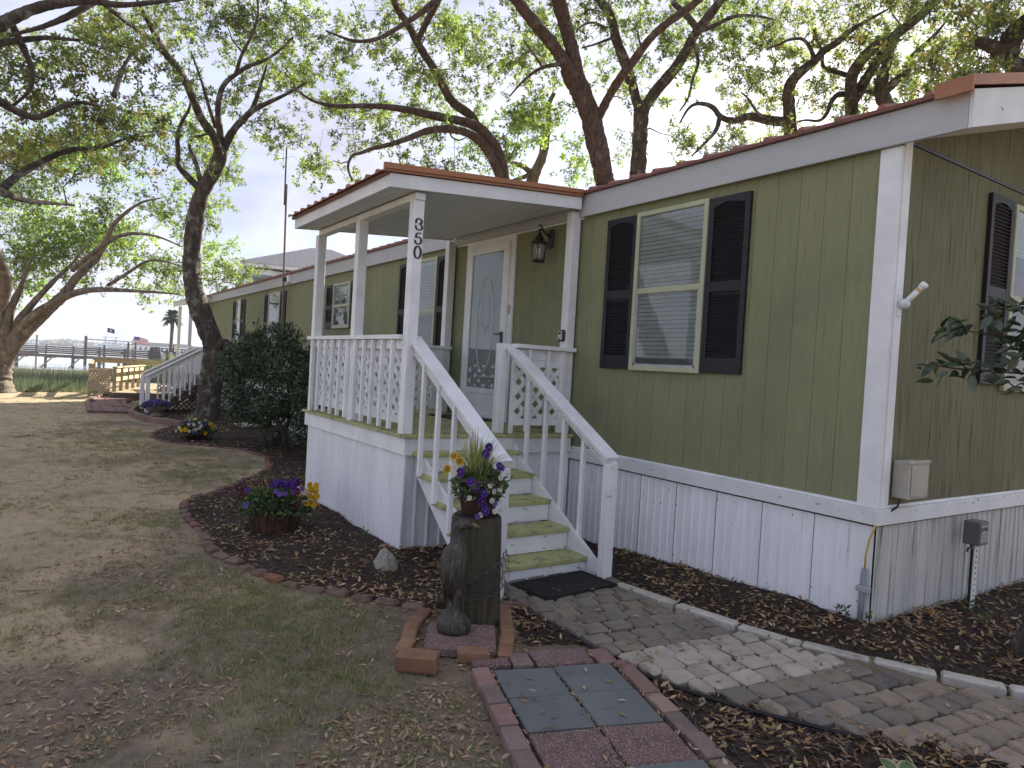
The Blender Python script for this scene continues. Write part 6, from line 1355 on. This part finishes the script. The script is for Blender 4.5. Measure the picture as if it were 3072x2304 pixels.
flag('navy_flag', 'small dark navy flag flying high above the boat', 3.75, .0215, 120, .65, 1.0, 'navy')
# boat on its lift
bt = thing('motor_boat', 'white motor boat with a windscreen raised on a lift past the pier', 'boat', tuple(far(4.0, 0, 122)[:2])+(0,))
B().prism([(-2.9, 1.0), (2.0, .95), (3.3, 1.85), (2.6, 1.75), (-2.9, 1.55)], -1., 1., 0).put('hull', MT['fwhite'], bt); B().box(-.9, .9, -1.6, 1.6, 1.5, 1.9, .1).put('deckhouse', MT['fwhite'], bt)
for yy in (-.7, .7): B().box(.6, .66, yy-.03, yy+.03, 1.9, 2.9).put('post', MT['galv'], bt); B().box(-.66, -.6, yy-.03, yy+.03, 1.9, 2.9).put('post', MT['galv'], bt)
B().box(-.9, .9, -1., 1., 2.9, 3.0, .03).put('canopy', MT['fwhite'], bt); B().box(.55, .6, -.7, .7, 1.95, 2.5).put('windscreen', MT['glass'], bt); B().box(-1.02, 1.02, -2.9, 2.2, .9, 1.05).put('stripe', MT['dark'], bt)
lf_ = thing('boat_lift', 'boat lift of dark piles and beams around the white boat', 'boat lift', tuple(far(4.0, 0, 122)[:2])+(0,))
for yy in (-3.2, 3.2):
    for xx in (-1.7, 1.7): B().tube([(xx, yy, -2.5), (xx, yy, 2.9)], .13, 8).put('pile', PW, lf_)
for xx in (-1.7, 1.7): B().box(xx-.08, xx+.08, -3.3, 3.3, 2.35, 2.5).put('beam', MT['galv'], lf_)
for yy in (-1.6, 1.6): B().box(-1.6, 1.6, yy-.1, yy+.1, .55, .8).put('cradle', PW, lf_)
# tall pale house beyond
hp = far(18.2, 0, 55)
bh = thing('tall_house', 'pale blue house with a grey hipped roof and corner porch behind', 'house', (hp[0], hp[1], 0), rz=R_(71.8))
def hb2(nm, m, *a): return B().box(*a).put(nm, MT[m], bh)
E0 = 8.0
hb2('wall', 'paleblue', -3.4, 5.4, .6, 9, 0, E0); hb2('deck', 'fwhite', -5.7, -3.4, .3, 9, 4.6, 4.9); hb2('wall', 'paleblue', -5.6, -3.4, 6.5, 9, 0, E0)
B().add([(-6.0, 0, E0+.42), (6.0, 0, E0+.42), (6.0, 10, E0+.42), (-6.0, 10, E0+.42), (-.75, 4.6, E0+2.62), (.8, 4.6, E0+2.62), (.8, 5.4, E0+2.62), (-.75, 5.4, E0+2.62)], [(0, 1, 5, 4), (1, 2, 6, 5), (2, 3, 7, 6), (3, 0, 4, 7), (4, 5, 6, 7)]).put('roof', MT['shingle'], bh)
hb2('eave', 'fwhite', -5.95, 5.95, .05, 9.95, E0+.15, E0+.41); hb2('beam', 'fwhite', -5.8, -3.4, .35, .6, E0-.35, E0+.02); hb2('ceiling', 'soffit', -5.7, -3.41, .61, 6.4, E0-.05, E0+.02)
for xx, yy in ((-5.85, .3), (-5.0, .3), (-5.85, 3.2), (-5.85, 6.1)): hb2('column', 'fwhite', xx, xx+.22, yy, yy+.22, 0, E0-.051 if yy > 1 else E0-.36)
hb2('railing', 'fwhite', -5.6, -3.42, .36, .42, 5.7, 5.8); hb2('corner_trim', 'fwhite', -3.42, -3.15, .56, .6, 0, E0)
for xx in (-2.7, .4, 3.2):
    wn = hb2('window', 'fwhite', xx, xx+1.0, .52, .598, 5.6, 7.4); B().box(xx+.15, xx+.85, .48, .515, 5.75, 7.25).put('pane', MT['glass'], wn)
# ------------------------------------------------------------------ far shore
V = []; F = []; C = []
for k in range(5200):
    y_ = random.uniform(-140, 240); x_ = -760-random.uniform(0, 60); h = random.uniform(1.5, 4.2)*(1+.35*math.sin(y_*.05)+.25*math.sin(y_*.13)); r = random.uniform(1.2, 3.2); z0 = random.uniform(-1.5, .2)
    i0 = len(V); a = random.uniform(0, 3)
    for q in range(5): V.append((x_+r*.5*math.cos(a+q*1.257), y_+r*math.sin(a+q*1.257), z0+h*.35+random.uniform(-.4, .5)))
    V += [(x_, y_, z0+h), (x_, y_, z0-1.)]
    F += [(i0+q, i0+(q+1) % 5, i0+5) for q in range(5)]+[(i0+(q+1) % 5, i0+q, i0+6) for q in range(5)]; c_ = np.array([.075, .088, .072])*random.uniform(.7, 1.4); C += [c_]*7
o = put('far_treeline', npmesh('far_treeline', V, F, MT['blade'], C)); tag(o, 'low hazy treeline along the far shore of the creek', 'treeline', kind='stuff')
hm = {}
for k, (wl, rfm) in enumerate((('fwhite', 'shingle'), ('paleblue', 'shingle'), ('urn', 'shingle'), ('fwhite', 'galv'))):
    hm[k] = (B().box(-4, 4, -4, 4, 0, 4.6).mesh('wall', MT[wl]), B().prism([(-4.5, 4.5), (4.5, 4.5), (0, 6.6)], -4.4, 4.4, 0).mesh('roof', MT[rfm]), B().box(3.98, 4.06, -2.6, -1.4, 2.2, 3.8).mesh('window', MT['dark']))
NM = ['white', 'pale blue', 'tan', 'white metal-roofed']
ys = sorted(random.uniform(-60, 110) for _ in range(30))
for i, y_ in enumerate(ys):
    k = random.randrange(4); s = random.uniform(.55, 1.05)
    o = thing('shore_house', 'tiny %s house on the hazy far shore' % NM[k], 'house', (-745-random.uniform(0, 25), y_, -1.5), 'houses along the far shore (%s)' % NM[k], random.uniform(-.3, .3)); o.scale = (s, s*random.uniform(.8, 1.5), s*random.uniform(.7, 1.0))
    for nm, me in zip(('wall', 'roof', 'window'), hm[k]): put(nm, me, o)
# two longer pale buildings to the right of the flag
for az, nm in ((6.5, 'left of'), (8.2, 'behind')):
    p_ = far(az, 0, 420); o = thing('waterfront_building', 'long pale grey waterfront building %s the palm' % nm, 'building', (p_[0], p_[1], -1.)); B().box(-5, 5, -9, 9, 0, 3.6).put('wall', MT['fwhite'], o); B().prism([(-9.5, 3.6), (9.5, 3.6), (6.5, 5.4), (-6.5, 5.4)], -5.4, 5.4, 0).put('roof', MT['shingle'], o)
    for k in range(7): B().box(5.0, 5.1, -8+k*2.4, -6.8+k*2.4, 1.2, 2.8).put('window', MT['dark'], o)
# ------------------------------------------------------------------ light coastal haze
hz = B().box(-900, 60, -420, 420, -8, 30).put('haze', None or bpy.data.materials.new('haze')); tag(hz, 'thin pale sea haze over the whole scene', kind='stuff')
hm_ = hz.data.materials[0]; hm_.use_nodes = True; t = hm_.node_tree; t.nodes.clear(); o = N(t, 'ShaderNodeOutputMaterial'); pv_ = N(t, 'ShaderNodeVolumePrincipled'); pv_.inputs['Color'].default_value = (.86, .92, 1, 1); pv_.inputs['Density'].default_value = .0004; pv_.inputs['Anisotropy'].default_value = .2
L(t, pv_.outputs[0], o.inputs['Volume'])
